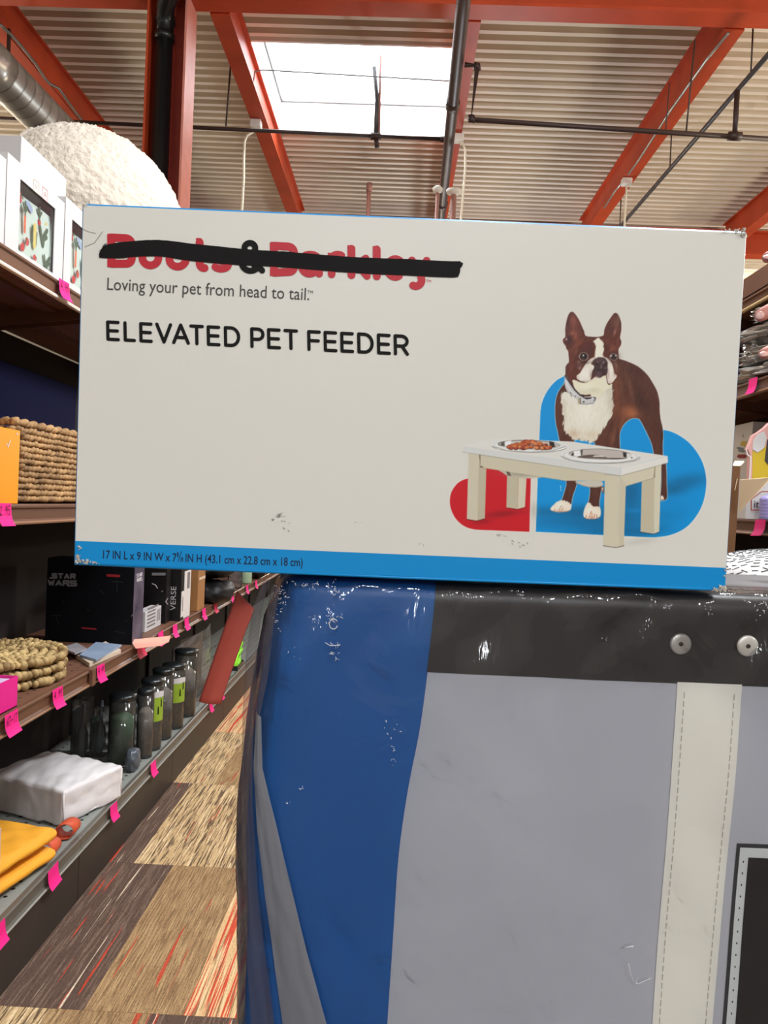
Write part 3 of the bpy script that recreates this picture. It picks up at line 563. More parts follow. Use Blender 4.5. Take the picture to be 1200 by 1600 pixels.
ex = [('elbow', [c1-Vector((.03, 0, 0)), c1, c1-Vector((0, 0, .03))], .03, 'dark_pipe'), ('elbow', [c2+Vector((0, 0, .03)), c2, c2+Vector((.03, 0, 0))], .03, 'dark_pipe'), ('hanger_rod', [h1, at(1152, 142, Y=YR)], .022, 'dark_pipe'), ('hanger_rod', [at(1072, 208, Y=YR), at(1086, 62, Y=YR)], .007, 'rod'), ('hanger_rod', [at(1040, 206, Y=YR), at(1046, 130, Y=YR)], .005, 'rod'), ('tee', [h1-Vector((.05, 0, 0)), h1+Vector((.05, 0, 0))], .036, 'dark_pipe')]
pipe('sprinkler_branch', 'dark sprinkler branch pipe that drops from the main and crosses over the box corner', [Vector((.388, c0.y, c0.z)), c1, c2, c3], .02, 'dark_pipe', extra=ex)
d0, d1 = Vector((3.0, 4.2, 5.47)), Vector((2.84, 11.8, 5.47))
ex = [('hanger_rod', [on(d0, d1, f), up(on(d0, d1, f))], .008, 'rod') for f in (.35, .6, .84)]
pipe('thin_pipe', 'long thin charcoal pipe running diagonally under the roof past the orange joist', [d0, d1], .024, 'grey_pipe', extra=ex)
a = at(577, 292, Y=10.5); pipe('pipe_stub', 'short rose pipe standing up behind the middle of the box', [a, Vector((a.x-.02, 10.5, 0))], .03, 'rose_pipe', extra=[('cap', [a-Vector((0, 0, .06)), a+Vector((0, 0, .05))], .04, 'rose_pipe')])
for (px_, py_, l, r) in ((684, 299, 'thin rose pipe stub with a pale cap beside the thick sprinkler main', .02), (709, 302, 'pale pipe stub with a wide cap between the sprinkler main and its white cord', .03)):
    a = at(px_, py_, Y=8.0); t = pipe('pipe_stub', l, [Vector((a.x-.03, 8.0, 0)), a], r, 'rose_pipe'); put('cap', G().lathe(a, (0, 0, 1), [(r, -.02), (.075 if r > .025 else .05, .0), (.08 if r > .025 else .055, .03), (.03, .05), (0, .05)], 14), 'white_metal', t, smooth=True)
a, b = at(398, 112, Y=7.75), at(708, 127, Y=7.75)
pipe('skylight_wire', 'thin grey conduit bowed across the bright skylight', [a+Vector((-.01, 0, -.12)), a, a+Vector((.08, 0, .02)), b], .007, 'sash')
pts = [at(x, y, Z=5.66) for x, y in ((0, 38), (20, 57), (36, 75), (56, 100), (70, 122))]+[at(x, y, Z=5.66) for x, y in ((78, 131), (92, 138), (106, 158), (120, 178), (152, 216), (185, 250))]
pipe('conduit', 'thin grey conduit kinked along the joist above the spiral duct', pts, .013, 'galv_seam')
pts = [at(x, y, Z=5.66) for x, y in ((1138, 52), (1104, 93), (1048, 172), (998, 250), (982, 272))]
pipe('conduit', 'pale conduit along the underside of the joist above the box corner', pts, .012, 'galv', )
pts = [at(x, y, Z=5.66) for x, y in ((976, 280), (960, 300), (944, 325))]
pipe('conduit', 'short pale conduit beyond the white cord box above the box corner', pts, .012, 'galv')
def cord(label, box, pts, Y, bl=None):
    Y = at(*box, Z=5.615).y; bx = at(*box, Y=Y); t = thing('power_cord', label, 'cord', (bx.x, Y, bx.z))
    put('cord', G().tube([at(x, y, Y=Y) for x, y in pts], .013, 8), 'cord_white', t, smooth=True)
    put('junction_box', G().box(bx.x-.06, bx.x+.06, Y-.05, Y+.05, bx.z-.03, 5.668), 'white_metal', t, bevel=.012)
    return t
cord('white cord hanging from the joist at the near corner of the skylight', (400, 196), [(398, 201), (396, 206), (386, 212), (382, 222), (381, 250), (381, 280), (378, 330), (377, 420)], 7.6)
cord('white cord hanging beside the thick sprinkler main', (716, 218), [(716, 222), (724, 226), (727, 234), (727, 262), (723, 310), (720, 345), (718, 430)], 7.7)
cord('straight white cord hanging from the joist above the box corner', (979, 286), [(979, 290), (978, 310), (976, 345), (974, 430)], 9.0)
# spiral duct
t = thing('spiral_duct', 'silver spiral air duct under the roof above the fluffy bean bag', 'duct', (-3.45, 8, 4.87))
def dax(y): return Vector((-3.50+.045*(y-6.8), y, 5.06))
put('duct_body', G().tube([dax(6.35), dax(7), dax(8), dax(9.5), dax(11)], .185, 28, cap=False), 'galv', t, smooth=True)
put('elbow', G().tube([dax(6.42), dax(6.3), dax(6.12)+Vector((-.05, 0, 0)), dax(6.0)+Vector((-.2, 0, 0)), dax(5.95)+Vector((-.5, 0, 0)), dax(5.95)+Vector((-1.6, 0, 0))], .187, 28), 'galv', t, smooth=True)
for k in range(16):
    y = 6.42+k*.14; put('seam', G().tube([dax(y), dax(y+.007)], .19, 24, cap=False), 'galv_seam', t, smooth=True)
put('hanger_strap', G().box(-3.712, -3.69, 6.93, 6.96, 5.04, 5.72), 'dark_pipe', t)
# lit lamp bar far off
p, q = at(1160, 431, Y=8.2), at(1260, 435, Y=8.2)
t = thing('strip_lamp', 'lit pale yellow strip lamp hanging beyond the shelves at the picture edge', 'lamp', (p.x+1, 8.2, p.z))
put('tube', G().box(p.x, p.x+3.2, 8.16, 8.24, p.z-.045, p.z+.03), 'lamp_tube', t, bevel=.01); put('housing', G().box(p.x-.01, p.x+3.21, 8.14, 8.26, p.z+.03, p.z+.055), 'white_metal', t)
for x in (p.x+.4, p.x+2.8): put('hanger_rod', G().tube([(x, 8.2, p.z+.05), (x, 8.2, ZC)], .006, 6), 'rod', t)
# ------------------------------------------------------------------ shelving runs
def perforated(name, src, pitch=.0254*2, r=.0045):
    m = MATS[src].copy(); m.name = name; nt = m.node_tree; n = nt.nodes; L = nt.links.new; b = n['Principled BSDF']
    tc = n.new('ShaderNodeTexCoord'); d = n.new('ShaderNodeVectorMath'); d.operation = 'SCALE'; d.inputs['Scale'].default_value = 1/pitch; L(tc.outputs['Object'], d.inputs[0])
    fr = n.new('ShaderNodeVectorMath'); fr.operation = 'FRACTION'; L(d.outputs[0], fr.inputs[0])
    sp = n.new('ShaderNodeSeparateXYZ'); L(fr.outputs[0], sp.inputs[0]); cb = n.new('ShaderNodeCombineXYZ'); L(sp.outputs[0], cb.inputs[0]); L(sp.outputs[1], cb.inputs[1]); cb.inputs[2].default_value = .5
    ds = n.new('ShaderNodeVectorMath'); ds.operation = 'DISTANCE'; ds.inputs[1].default_value = (.5, .5, .5); L(cb.outputs[0], ds.inputs[0])
    lt = n.new('ShaderNodeMath'); lt.operation = 'LESS_THAN'; lt.inputs[1].default_value = r/pitch; L(ds.outputs['Value'], lt.inputs[0])
    mx = n.new('ShaderNodeMix'); mx.data_type = 'RGBA'; L(lt.outputs[0], mx.inputs['Factor']); old = b.inputs['Base Color'].links[0].from_socket; L(old, mx.inputs['A']); mx.inputs['B'].default_value = (.004, .004, .004, 1); L(mx.outputs['Result'], b.inputs['Base Color'])
    MATS[name] = m
perforated('deck_grey', 'shelf_grey', .05, .007); perforated('deck_brown', 'shelf_brown', .05, .0055)
def shelving(label, xf, xb, decks, ys, grey_base, sgn, fascia=None):
    """xf: x of the shelf fronts; xb: x of the back; decks: heights of the shelf tops; sgn: +1 where the aisle lies towards +x."""
    t = thing('store_shelving', label, 'shelving', ((xf+xb)/2, (ys[0]+ys[-1])/2, 0))
    for ya, yb in zip(ys[:-1], ys[1:]):
        put('back_panel', G().box(xb-.01, xb+.01, ya+.001, yb-.001, .02, max(decks)-.03), 'back_dark', t)
        for i, z in enumerate(decks):
            base = grey_base and i == 0; hl = .062
            sh = put('shelf', G().box(min(xf-sgn*.02, xb+sgn*.012), max(xf-sgn*.02, xb+sgn*.012), ya+.001, yb-.001, z-.022, z), 'deck_grey' if base else 'deck_brown', t)
            pr = [(xf-sgn*.03, z-.0004), (xf-sgn*.004, z-.0002), (xf, z-.004), (xf, z-.010), (xf-sgn*.007, z-.015), (xf-sgn*.007, z-hl+.016), (xf-sgn*.002, z-hl+.010), (xf-sgn*.004, z-hl+.004), (xf-sgn*.016, z-hl+.004), (xf-sgn*.016, z-.020), (xf-sgn*.03, z-.020)]
            put('price_channel', G().extr(pr, ya+.001, yb-.001), 'channel_grey' if base else 'channel_brown', sh)
            pr = [(xf-sgn*.012, z-hl+.004), (xf+sgn*.001, z-hl+.010), (xf+sgn*.004, z-hl+.005), (xf+sgn*.002, z-hl), (xf-sgn*.012, z-hl)]
            put('channel_bead', G().extr(pr, ya+.001, yb-.001), 'bead_grey' if base else ('bead_highlight' if sgn > 0 else 'bead_tan') if i == len(decks)-1 else 'bead_brown', sh)  # top bead facing +x is near-white: its highlight is put into the colour
            if i:
                for yy in (ya+.02, yb-.045): put('bracket', G().hexa([(xf-sgn*.04, yy, z-.022), (xf-sgn*.04, yy, z-.05), (xb+sgn*.02, yy, z-.11), (xb+sgn*.02, yy, z-.022)], [(xf-sgn*.04, yy+.004, z-.022), (xf-sgn*.04, yy+.004, z-.05), (xb+sgn*.02, yy+.004, z-.11), (xb+sgn*.02, yy+.004, z-.022)]), 'channel_brown', sh)
                for q in (.3, .6): xx = xf+(xb-xf)*q; put('stiffener', G().box(xx-.025, xx+.025, ya+.06, yb-.06, z-.034, z-.022), 'channel_brown', sh)
        put('kick_plate', G().box(min(xf-sgn*.03, xf-sgn*.012), max(xf-sgn*.03, xf-sgn*.012), ya+.002, yb-.002, 0, decks[0]-.05), 'kick', t)
        put('upright', G().box(xb+.0105 if sgn > 0 else xb-.03, xb+.03 if sgn > 0 else xb-.0105, ya-.02, ya+.02, 0, max(decks)-.03), 'back_dark', t)
        if fascia: put('fascia', G().box(min(xf, xf-sgn*.012), max(xf, xf-sgn*.012), ya+.001, yb-.001, fascia[0], fascia[1]), 'shelf_brown', t)
    return t
XL, XB = -1.15, -1.72
D0, D1, D2, D3 = .254, .884, 1.520, 2.262
shelving('long brown store shelving run with pink price notes along a grey base shelf', XL, XB, [D0, D1, D2, D3], [.46+1.22*i for i in range(11)], True, 1)
XR, XRB = 1.45, 2.0
shelving('brown store shelving run behind the box corner holding silver wrapped packages', XR, XRB, [.254, 1.10, 1.566, 2.145, 2.52], [2.45, 3.67, 4.89, 6.1], False, -1, (2.50, 2.60))
# ------------------------------------------------------------------ price notes on the shelf lips
M('note_pink', (240, 38, 132), .6, spec=.2); M('note_peach', (252, 176, 156), .7); M('note_crimson', (214, 24, 78), .6)
MATS['note_pink'].node_tree.nodes['Principled BSDF'].inputs['Emission Strength'].default_value = 0
def note(px, py, zd, label, x=XL, sgn=1, ww=.078, m='note_pink', scrawl=None, h=.055):
    p = at(px, py, X=x+sgn*.012); y0, y1 = p.y-ww/2, p.y+ww/2; zt = zd+.004; hb = h
    prof = [(x+sgn*.0045, zt), (x+sgn*.006, zt-.022), (x+sgn*.008, zt-.038), (x+sgn*.011, zt-.048), (x+sgn*.016, zt-.058), (x+sgn*.022, zt-.066)]
    sk = .012*((sum(map(ord, label)) % 7)/7-.5)
    g = G(); n = len(prof)
    g.add([(a, y, z+(sk if y == y1 else 0)) for a, z in prof for y in (y0, y1)], [(2*i, 2*i+1, 2*i+3, 2*i+2) for i in range(n-1)])
    o = tag(put('price_note', g, m, solid=.0006), label, 'price tag', 'price notes on the shelf lips')
    if scrawl:
        g = G(); u = ww*.8/len(scrawl)
        tr = lambda a, b: (x+sgn*(.0085+.0012*max(0, (.5-b))), y0+ww*.1+a*u, zt-.034+b*.026)
        dig = {'4': [[(.6, 0), (.6, 1), (.1, .4), (.8, .4)]], '.': [[(.4, 0), (.45, .05)]], '9': [[(.7, .7), (.4, .5), (.15, .75), (.4, 1), (.7, .8), (.6, 0)]], '5': [[(.7, 1), (.25, 1), (.2, .6), (.6, .55), (.6, .1), (.15, 0)]], '2': [[(.15, .8), (.45, 1), (.7, .7), (.15, 0), (.75, 0)]], '1': [[(.4, 0), (.45, 1)]], '7': [[(.1, 1), (.75, 1), (.35, 0)]], '-': [[(.15, .5), (.7, .5)]], 'A': [[(.1, 0), (.4, 1), (.7, 0)], [(.2, .4), (.6, .4)]]}
        for i, c in enumerate(scrawl): strokes(g, [[(a+i, b) for a, b in l] for l in dig[c]], .12, tr, 5)
        put('handwriting', g, 'ink_black', o)
    return o
note(103, 457, D3, 'pink price note under the white veggie print boxes', scrawl='4.99')
note(10, 805, D2, 'pink price note under the orange carton', scrawl='2.95')
for px, py, l, sc in ((21, 1127, 'pink price note next to the magenta carton', 'A7-17'), (93, 1087, 'pink price note in front of the woven coil mats', '4.99'), (160, 1048, 'pink price note in front of the flat booklets', '4.49'), (253, 1000, 'pink price note in front of the little white box', None), (275, 989, 'pink price note in front of the black shoe carton', None), (293, 980, 'pink price note in front of the white spined carton', None),
                      (320, 965, 'pink price note in front of the tan carton', None), (364, 942, 'pink price note in front of the clear jar, where the shelf meets the red strip', None), (387, 927, 'pink price note in front of the pale green cup', None), (401, 918, 'farthest pink price note by the corner of the wrapped bag', None)):
    note(px, py, D1, l, scrawl=sc)
note(222, 1017, D1, 'crimson folded note below the peach paper slip', m='note_crimson', ww=.1); note(338, 957, D1, 'dark crimson note in front of the black bags', m='note_crimson', ww=.08)
for px, py, l in ((241.5, 1200, 'pink price note in front of the clear canisters on the grey base shelf'), (331, 1104, 'pink price note below the end of the red strip'), (348, 1086, 'pink price note just beyond the end of the red strip'), (180, 1264, 'pink price note under the white wrapped pillow'), (86, 1363, 'pink price note in front of the yellow seat pads'), (1, 1452, 'pink price note at the picture edge on the grey base shelf')):
    note(px, py, D0, l)
note(1173, 617, 2.145, 'pink price note under the silver wrapped packages', XR, -1, .075); note(1185, 823, 1.566, 'pink price note below the cardboard flap', XR, -1, .09)
put_end = put('end_clip', G().box(XL-.004, XL+.012, 2.905, 2.94, D1-.062, D1+.002), 'channel_brown', [o for o in bpy.data.objects if o.name == 'store_shelving'][0], bevel=.003)
# ------------------------------------------------------------------ goods on the top shelf
M('card_white', (204, 201, 201), .45, var=.02); M('mint', (196, 214, 204), .7, var=.1, vscale=9.); M('veg_red', (190, 36, 46), .7); M('veg_green', (62, 88, 66), .7); M('veg_orange', (214, 104, 66), .7); M('veg_yellow', (212, 192, 110), .7); M('veg_blue', (150, 168, 196), .7); M('icon_rose', (222, 120, 124), .6); M('sherpa', (212, 200, 184), .95, var=.06, vscale=18., bump=.7, bscale=70, sheen=.3); M('seam_tan', (206, 184, 156), .9)
film_mat('window_film', gloss=.1, haze=.02, rough=.05, bump=.05)
XA = -1.162
def gift_box(label, p_tl, p_tr, win, first=True):
    a = at(*p_tl, X=XA); b = at(*p_tr, X=XA); y0, y1, z1 = a.y, b.y, (a.z+b.z)/2
    t = thing('gift_box', label, 'box', (XA-.06, (y0+y1)/2, D3+.001), 'white window boxes on the top shelf')
    q = [at(*w_, X=XA) for w_ in win]; wy0, wy1 = min(v.y for v in q), max(v.y for v in q); wz1 = sum(v.z for v in q[:2])/2; wz0 = sum(v.z for v in q[2:])/2
    g = G().box(XA-.12, XA-.11, y0, y1, D3+.001, z1).box(XA-.11, XA, y0, y0+.004, D3+.001, z1).box(XA-.11, XA, y1-.004, y1, D3+.001, z1).box(XA-.11, XA, y0+.004, y1-.004, z1-.003, z1).box(XA-.11, XA, y0+.004, y1-.004, D3+.001, D3+.004)
    g.box(XA-.003, XA, y0+.004, wy0, D3+.004, z1-.003).box(XA-.003, XA, wy1, y1-.004, D3+.004, z1-.003).box(XA-.003, XA, wy0, wy1, wz1, z1-.003).box(XA-.003, XA, wy0, wy1, D3+.004, wz0)
    put('carton', g, 'card_white', t)
    fab = put('folded_cloth', G().grid(lambda u, v: (XA-.014-.006*math.sin(u*3+v*2)-.012*v*v, wy0-.01+u*(wy1-wy0+.02), wz0-.01+v*(wz1-wz0)*.93), 8, 8), 'mint', t, smooth=True)
    W, H = wy1-wy0, wz1-wz0
    def vg(kind, u, v, s):
        tr = lambda a, b: (XA-.0115-.012*v*v, wy0+u*W+a*s*W, wz0+v*H+b*s*W)
        if kind == 'carrot': return [('veg_orange', [[(0, .12), (0, -.1)], [(0, .0), (0, -.25)]], .10), ('veg_green', [[(0, .15), (0, .45)], [(0, .2), (-.12, .38)], [(0, .2), (.1, .36)]], .07)], tr
        if kind == 'corn': return [('veg_yellow', [[(0, .25), (0, -.3)]], .16), ('veg_green', [[(-.12, .2), (-.1, -.2)], [(.12, .1), (.08, -.25)]], .06)], tr
        if kind == 'berry': return [('veg_red', [[(-.12, -.12), (-.1, -.1)], [(.12, .1), (.12, .12)]], .22), ('veg_green', [[(0, 0), (.1, .2)]], .04)], tr
        if kind == 'radish': return [('veg_red', [[(0, -.1), (0, -.05)]], .2), ('veg_green', [[(0, 0), (0, .4)], [(0, .1), (-.14, .3)], [(0, .1), (.14, .3)]], .09)], tr
        if kind == 'leaf': return [('veg_green', [[(0, -.2), (-.2, .25)], [(0, -.2), (.05, .1), (.22, .3)], [(.05, .0), (.2, .1)]], .12)], tr
        if kind == 'tomato': return [('veg_red', [[(-.1, 0), (.12, -.02)], [(-.05, .08), (.1, .06)]], .24), ('veg_green', [[(.15, .1), (.28, .05)]], .06)], tr
        if kind == 'blue': return [('veg_blue', [[(-.1, .1), (.1, 0)]], .18)], tr
        return [('veg_yellow', [[(0, .1), (.05, -.1)]], .2)], tr
    gs = {}
    for kind, u, v, s in (('tomato', .1, .80, .5), ('carrot', .28, .52, .55), ('corn', .55, .42, .5), ('leaf', .80, .46, .5), ('radish', .70, .70, .42), ('pod', .9, .66, .4), ('berry', .27, .18, .5), ('blue', .42, .76, .5), ('leaf', .9, .1, .4), ('carrot', .03, .2, .4), ('radish', .12, .70, .25), ('tomato', .55, .08, .22), ('pod', .04, .5, .4)):
        parts, tr = vg(kind, u, v, s)
        for m, l, wd in parts: strokes(gs.setdefault(m, G()), l, wd, tr, 7)
    for m, gg in gs.items(): tag(put('printed_vegetables', gg, m, fab), kind=None)
    put('window_film', G().box(XA-.006, XA-.0055, wy0-.005, wy1+.005, wz0-.005, wz1+.005), 'window_film', t)
    g = G(); zi = wz1+(z1-wz1)*.38; yi = wy0+W*.42
    tr = lambda a, b: (XA+.0006, a, b); r = W*.075
    strokes(g, [[(yi-r, zi-r), (yi+r, zi-r), (yi+r, zi+r), (yi-r, zi+r), (yi-r, zi-r)], [(yi-r*.3, zi+r*.3), (yi, zi-r*.4), (yi+r*.3, zi+r*.3)]], .0016, tr, 4); put('printed_icon', g, 'seam_tan', t)
    g = G(); yi += W*.25; strokes(g, [[(yi-r, zi-r), (yi+r, zi-r), (yi+r, zi+r), (yi-r, zi+r), (yi-r, zi-r)], [(yi-r*.4, zi-r*.2), (yi, zi+r*.4), (yi+r*.4, zi-r*.2), (yi-r*.4, zi-r*.2)]], .0016, tr, 4); put('printed_icon', g, 'icon_rose', t)
    return t
gift_box('white gift box with a veggie print window, whole beside the picture edge', (12, 244), (101.5, 312), [(33.4, 282.5), (86, 324), (83, 425), (28, 393)])
gift_box('white gift box with veggie print window, half hidden by the big feeder box', (103, 314), (170, 362), [(113, 344), (155, 378), (155, 470), (110, 443)])
gift_box('white gift box cut off at the picture edge beside the veggie print box', (-110, 152), (10.5, 243), [(-80, 195), (-10, 250), (-10, 365), (-90, 300)])
a, b = at(34, 214, X=-1.30), at(104, 278, X=-1.30)
t = tag(put('white_carton', G().box(-1.70, -1.30, a.y, b.y, D3, (a.z+b.z)/2), 'card_white', bevel=.002), 'plain tall white carton standing behind the veggie print boxes', 'box')
# fluffy bean bag
cx, cy = -1.46, 3.42; rt = at(278, 300, Y=cy).x-cx; zt = at(150, 209, Y=cy).z
def fluff(p):
    d = p.normalized(); k = 1+.014*nz(d.x*5, d.y*5, d.z*5)+.010*nz(d.x*16, d.y*16, d.z*16)+.026*abs(nz(d.x*30, d.y*30, d.z*30))+.016*nz(d.x*70, d.y*70, d.z*70)
    q = p*k; sg = .02*math.exp(-((d.x*.75-d.y*.3+.10)/.02)**2); q -= d*sg
    if q.z < -.49*1.0: q.z = -.49
    return q
zc = D3+.485; hz = zt-zc
g = G().ball((cx, cy, zc), rt*1.02, rt*.95, hz, 300, fn=fluff)
g.v = [(x, y, max(z, D3+.003)) for x, y, z in g.v]
put('bean_bag', g, 'sherpa', smooth=True); tag(bpy.data.objects['bean_bag'], 'large round cream sherpa bean bag on the top shelf behind the white boxes', 'bean bag')
# ------------------------------------------------------------------ goods on the second shelf
M('carton_orange', (240, 150, 22), .45, var=.06, vscale=4.); M('navy', (6, 14, 78), .7, spec=.1); M('straw', (176, 138, 92), .75, var=.35, vscale=14., dark=(110, 80, 50)); M('straw_dark', (70, 50, 32), .9); M('straw_pale', (206, 178, 122), .7, var=.4, vscale=20., dark=(120, 92, 54))
e = at(32, 673, X=-1.158)
t = thing('orange_carton', 'bright orange carton with a white tick beside the woven basket', 'box', (-1.30, 2.0, D2))
put('carton', G().box(-1.45, -1.158, 1.9, e.y, D2+.001, e.z), 'carton_orange', t, bevel=.002)
g = G(); q = at(13, 694, X=-1.1575); tr = lambda a, b: (-1.157, q.y+a*.03, q.z+b*.022); strokes(g, [[(-.3, 0), (0, -.35), (.35, .6)]], .14, tr, 6); put('tick_mark', g, 'card_white', t)
g = G(); q = at(27, 678, X=-1.1575); strokes(g, [[(-.2, 0), (.2, 0)]], .3, tr if 0 else (lambda a, b: (-1.157, q.y+a*.02, q.z+b*.02)), 6); put('printed_dot', g, 'seam_tan', t)
# basket: twisted strands round a rectangular form
t = thing('woven_basket', 'woven straw basket on the shelf behind the orange carton', 'basket', (-1.42, 2.7, D2))
zt = at(90, 668, X=-1.185).z; by0, by1, bx0, bx1 = e.y+.026, 3.15, -1.64, -1.185
put('basket_body', G().box(bx0+.014, bx1-.014, by0+.014, by1-.014, D2+.003, zt-.02), 'straw_dark', t, bevel=.02)
rows = 13; rh = (zt-D2-.008)/rows; g = G(); rb = random.Random(2)
for r in range(rows):
    z = D2+.006+rh*(r+.5); st = .022+.003*(r % 3)
    for face in (0, 1):
        a0, a1 = (by0, by1) if face == 0 else (bx0, bx1)
        k = 0; a = a0-(r % 2)*st*.5
        while a < a1:
            w2 = st*(.8+.4*rb.random()); tilt = R(18+rb.random()*12); c = (bx1-.012, a+w2/2, z+rb.uniform(-.002, .002)) if face == 0 else (a+w2/2, by0+.012, z)
            rot = Matrix.Rotation(tilt, 3, 'X') if face == 0 else Matrix.Rotation(-tilt, 3, 'Y')
            g.ball(c, .013 if face == 0 else w2*.62, w2*.66 if face == 0 else .013, rh*.46*(.85+.3*rb.random()), 8, rot=rot); a += w2
tag(put('weave', g, 'straw', t, smooth=True), kind='stuff')
g = G()
for (p, q) in (((bx1-.012, by0, zt-.008), (bx1-.012, by1, zt-.008)), ((bx0, by0+.012, zt-.008), (bx1, by0+.012, zt-.008))): 
    P0, P1 = Vector(p), Vector(q); n = 40; g.tube([P0.lerp(P1, i/n)+Vector((0, 0, .003*math.sin(i*2.1))) for i in range(n+1)], [.011+.002*math.sin(i*2.1) for i in range(n+1)], 8)
put('rim', g, 'straw', t, smooth=True)
a, b = at(0, 567, X=-1.67), at(118, 603, X=-1.67)
# navy panel carton standing behind the basket
tag(put('navy_carton', G().box(-1.686, -1.664, 1.9, 3.9, D2+.001, min(D3-.13, (a.z+b.z)/2)), 'navy', bevel=.003), 'flat navy carton standing against the shelf back behind the woven basket', 'box')
# ------------------------------------------------------------------ goods on the third shelf
M('magenta', (232, 30, 140), .45, spec=.4); M('lilac', (214, 196, 226), .6); M('booklet_grey', (150, 146, 150), .4, var=.25, vscale=12.); M('booklet_blue', (140, 158, 182), .4, var=.2, vscale=9.); M('page', (204, 186, 164), .7)
M('toy_dark', (7, 10, 16), .6, spec=.15, var=.5, vscale=9.); M('toy_side', (98, 88, 102), .4, var=.35, vscale=9., dark=(46, 44, 66)); M('logo_grey', (126, 126, 128), .6, spec=.2); M('art_dim', (40, 46, 52), .6, spec=.2); M('logo_red', (150, 26, 34), .6); M('logo_pale', (196, 190, 196), .5); M('pack_black', (20, 19, 19), .4, var=.2); M('kraft', (160, 112, 66), .7, var=.12); M('spine_white', (220, 212, 208), .5); M('barcode', (120, 112, 110), .6); M('bag_black', (18, 18, 20), .5, spec=.3, bump=.4, bscale=20); M('cup_green', (156, 178, 148), .5); M('rose_cloth', (176, 120, 112), .7)
e = at(28, 1056, X=-1.17); f = at(28, 1110, X=-1.17)
t = thing('magenta_carton', 'open magenta carton at the picture edge in front of the woven coil mats', 'box', (-1.32, e.y-.2, D1))
h = e.z
g = G().box(-1.47, -1.17, e.y-.42, e.y, D1+.001, D1+.004).box(-1.174, -1.17, e.y-.42, e.y, D1+.001, h).box(-1.47, -1.466, e.y-.42, e.y, D1+.001, h).box(-1.466, -1.174, e.y-.004, e.y, D1+.001, h).box(-1.466, -1.174, e.y-.42, e.y-.416, D1+.001, h)
put('carton', g, 'magenta', t); put('inner_tray', G().box(-1.462, -1.178, e.y-.41, e.y-.008, h-.02, h-.008), 'lilac', t)
# coil mats
mc = at(28, 1040, Z=D1+.09); rr = abs(at(109, 1045, Z=D1+.07).x-(-1.43)); mx, my = -1.43, 2.71
rr = .24
def coil(name_, z, label, seed):
    t = thing('woven_mat', label, 'mat', (mx, my, z), 'woven coil mats'); rb = random.Random(seed)
    g = G()
    for ring in range(7):
        r = rr-ring*.033; n = max(8, int(2*math.pi*r/.02))
        for k in range(n):
            a = 2*math.pi*(k+rb.random()*.4+ring*.4)/n; s = .8+.45*rb.random()
            g.ball((mx+r*math.cos(a), my+r*math.sin(a), z+.0165+rb.uniform(-.003, .003)), (.016)*s, .0135*s, .0145*s, 7, rot=Matrix.Rotation(a+R(25), 3, 'Z')@Matrix.Rotation(R(20), 3, 'X'))
    g.v = [(x, y, min(max(zz, z+.0005), z+.0345)) for x, y, zz in g.v]
    tag(put('coil_weave', g, 'straw_pale', t, smooth=True), kind='stuff')
    put('mat_core', G().lathe((mx, my, z+.004), (0, 0, 1), [(0, 0), (rr-.012, 0), (rr-.008, .012), (0, .016)], 32), 'straw_dark', t, smooth=True)
coil('a', D1+.001, 'woven straw coil mat at the bottom of its stack', 1); coil('b', D1+.037, 'woven straw coil mat in the middle of its stack', 2); coil('c', D1+.073, 'woven straw coil mat on top of its stack', 3)
# booklets
def flat(name, label, quad, z, th, m, edge=None, cat='booklet', group=None):
    q = [at(x, y, Z=z+th) for x, y in quad]
    return tag(put(name, G().hexa([(p.x, p.y, z) for p in q], [(p.x, p.y, z+th) for p in q]), m), label, cat, group)
flat('booklet', 'thick pale booklet lying under the other booklets beside the coil mats', [(118, 1022), (140, 1036), (189, 1015), (165, 1002)], D1+.001, .016, 'page')
flat('booklet', 'blue grey booklet on top beside the coil mats', [(124, 1023), (150, 1030), (190, 1007), (150, 1003)], D1+.018, .009, 'booklet_blue')
flat('booklet', 'grey booklet tucked at the back of the pile beside the coil mats', [(96, 1012), (117, 1020), (136, 1013), (120, 1004)], D1+.028, .008, 'booklet_grey')
# dark space-toy carton
YF = 3.43; e0, e1 = at(70, 1000, Y=YF), at(206, 1003, Y=YF); xt0, xt1 = e0.x, e1.x
yb = at(222, 985, X=xt1).y
t = thing('toy_carton', 'large black toy carton with grey block lettering and a pale plum side', 'box', ((xt0+xt1)/2, YF+.06, D1))
zt = at(205, 884, Y=YF).z+.02
put('carton', G().box(xt0, xt1, YF, yb, D1+.001, zt), 'toy_dark', t); put('printed_side', G().box(xt1, xt1+.001, YF, yb, D1+.002, zt-.001), 'toy_side', t)
def face_pt(Y): return lambda x, y: at(x, y, Y=Y)
def slab(g, lines, wd, Y): strokes(g, lines, wd, lambda a, b: at(a, b, Y=Y), 4)
ST = {'S': [[(1, 0), (0, 0), (0, .5), (1, .5), (1, 1), (-.6, 1)]], 'T': [[(0, 0), (1, 0)], [(.5, 0), (.5, 1)]], 'A': [[(0, 1), (.5, 0), (1, 1)], [(.3, .7), (.7, .7)]], 'R': [[(0, 1), (0, 0), (1, 0), (1, .5), (0, .5)], [(.4, .5), (1, 1)]], 'W': [[(0, 0), (.25, 1), (.5, .2), (.75, 1), (1, 0)]]}
g = G()
def block(word, x0, x1, y0, y1, gap=2.2):
    n = len(word); cw = (x1-x0-gap*(n-1))/n
    for i, c in enumerate(word):
        o = x0+i*(cw+gap); slab(g, [[(o+a*cw, y0+b*(y1-y0)+.03*(o-x0)) for a, b in l] for l in ST[c]], 2.7, YF-.0012)
block('STAR', 82, 117, 896.5, 903, 3.2); block('WARS', 76, 119, 907, 914, 3.2)
put('block_lettering', g, 'logo_grey', t)
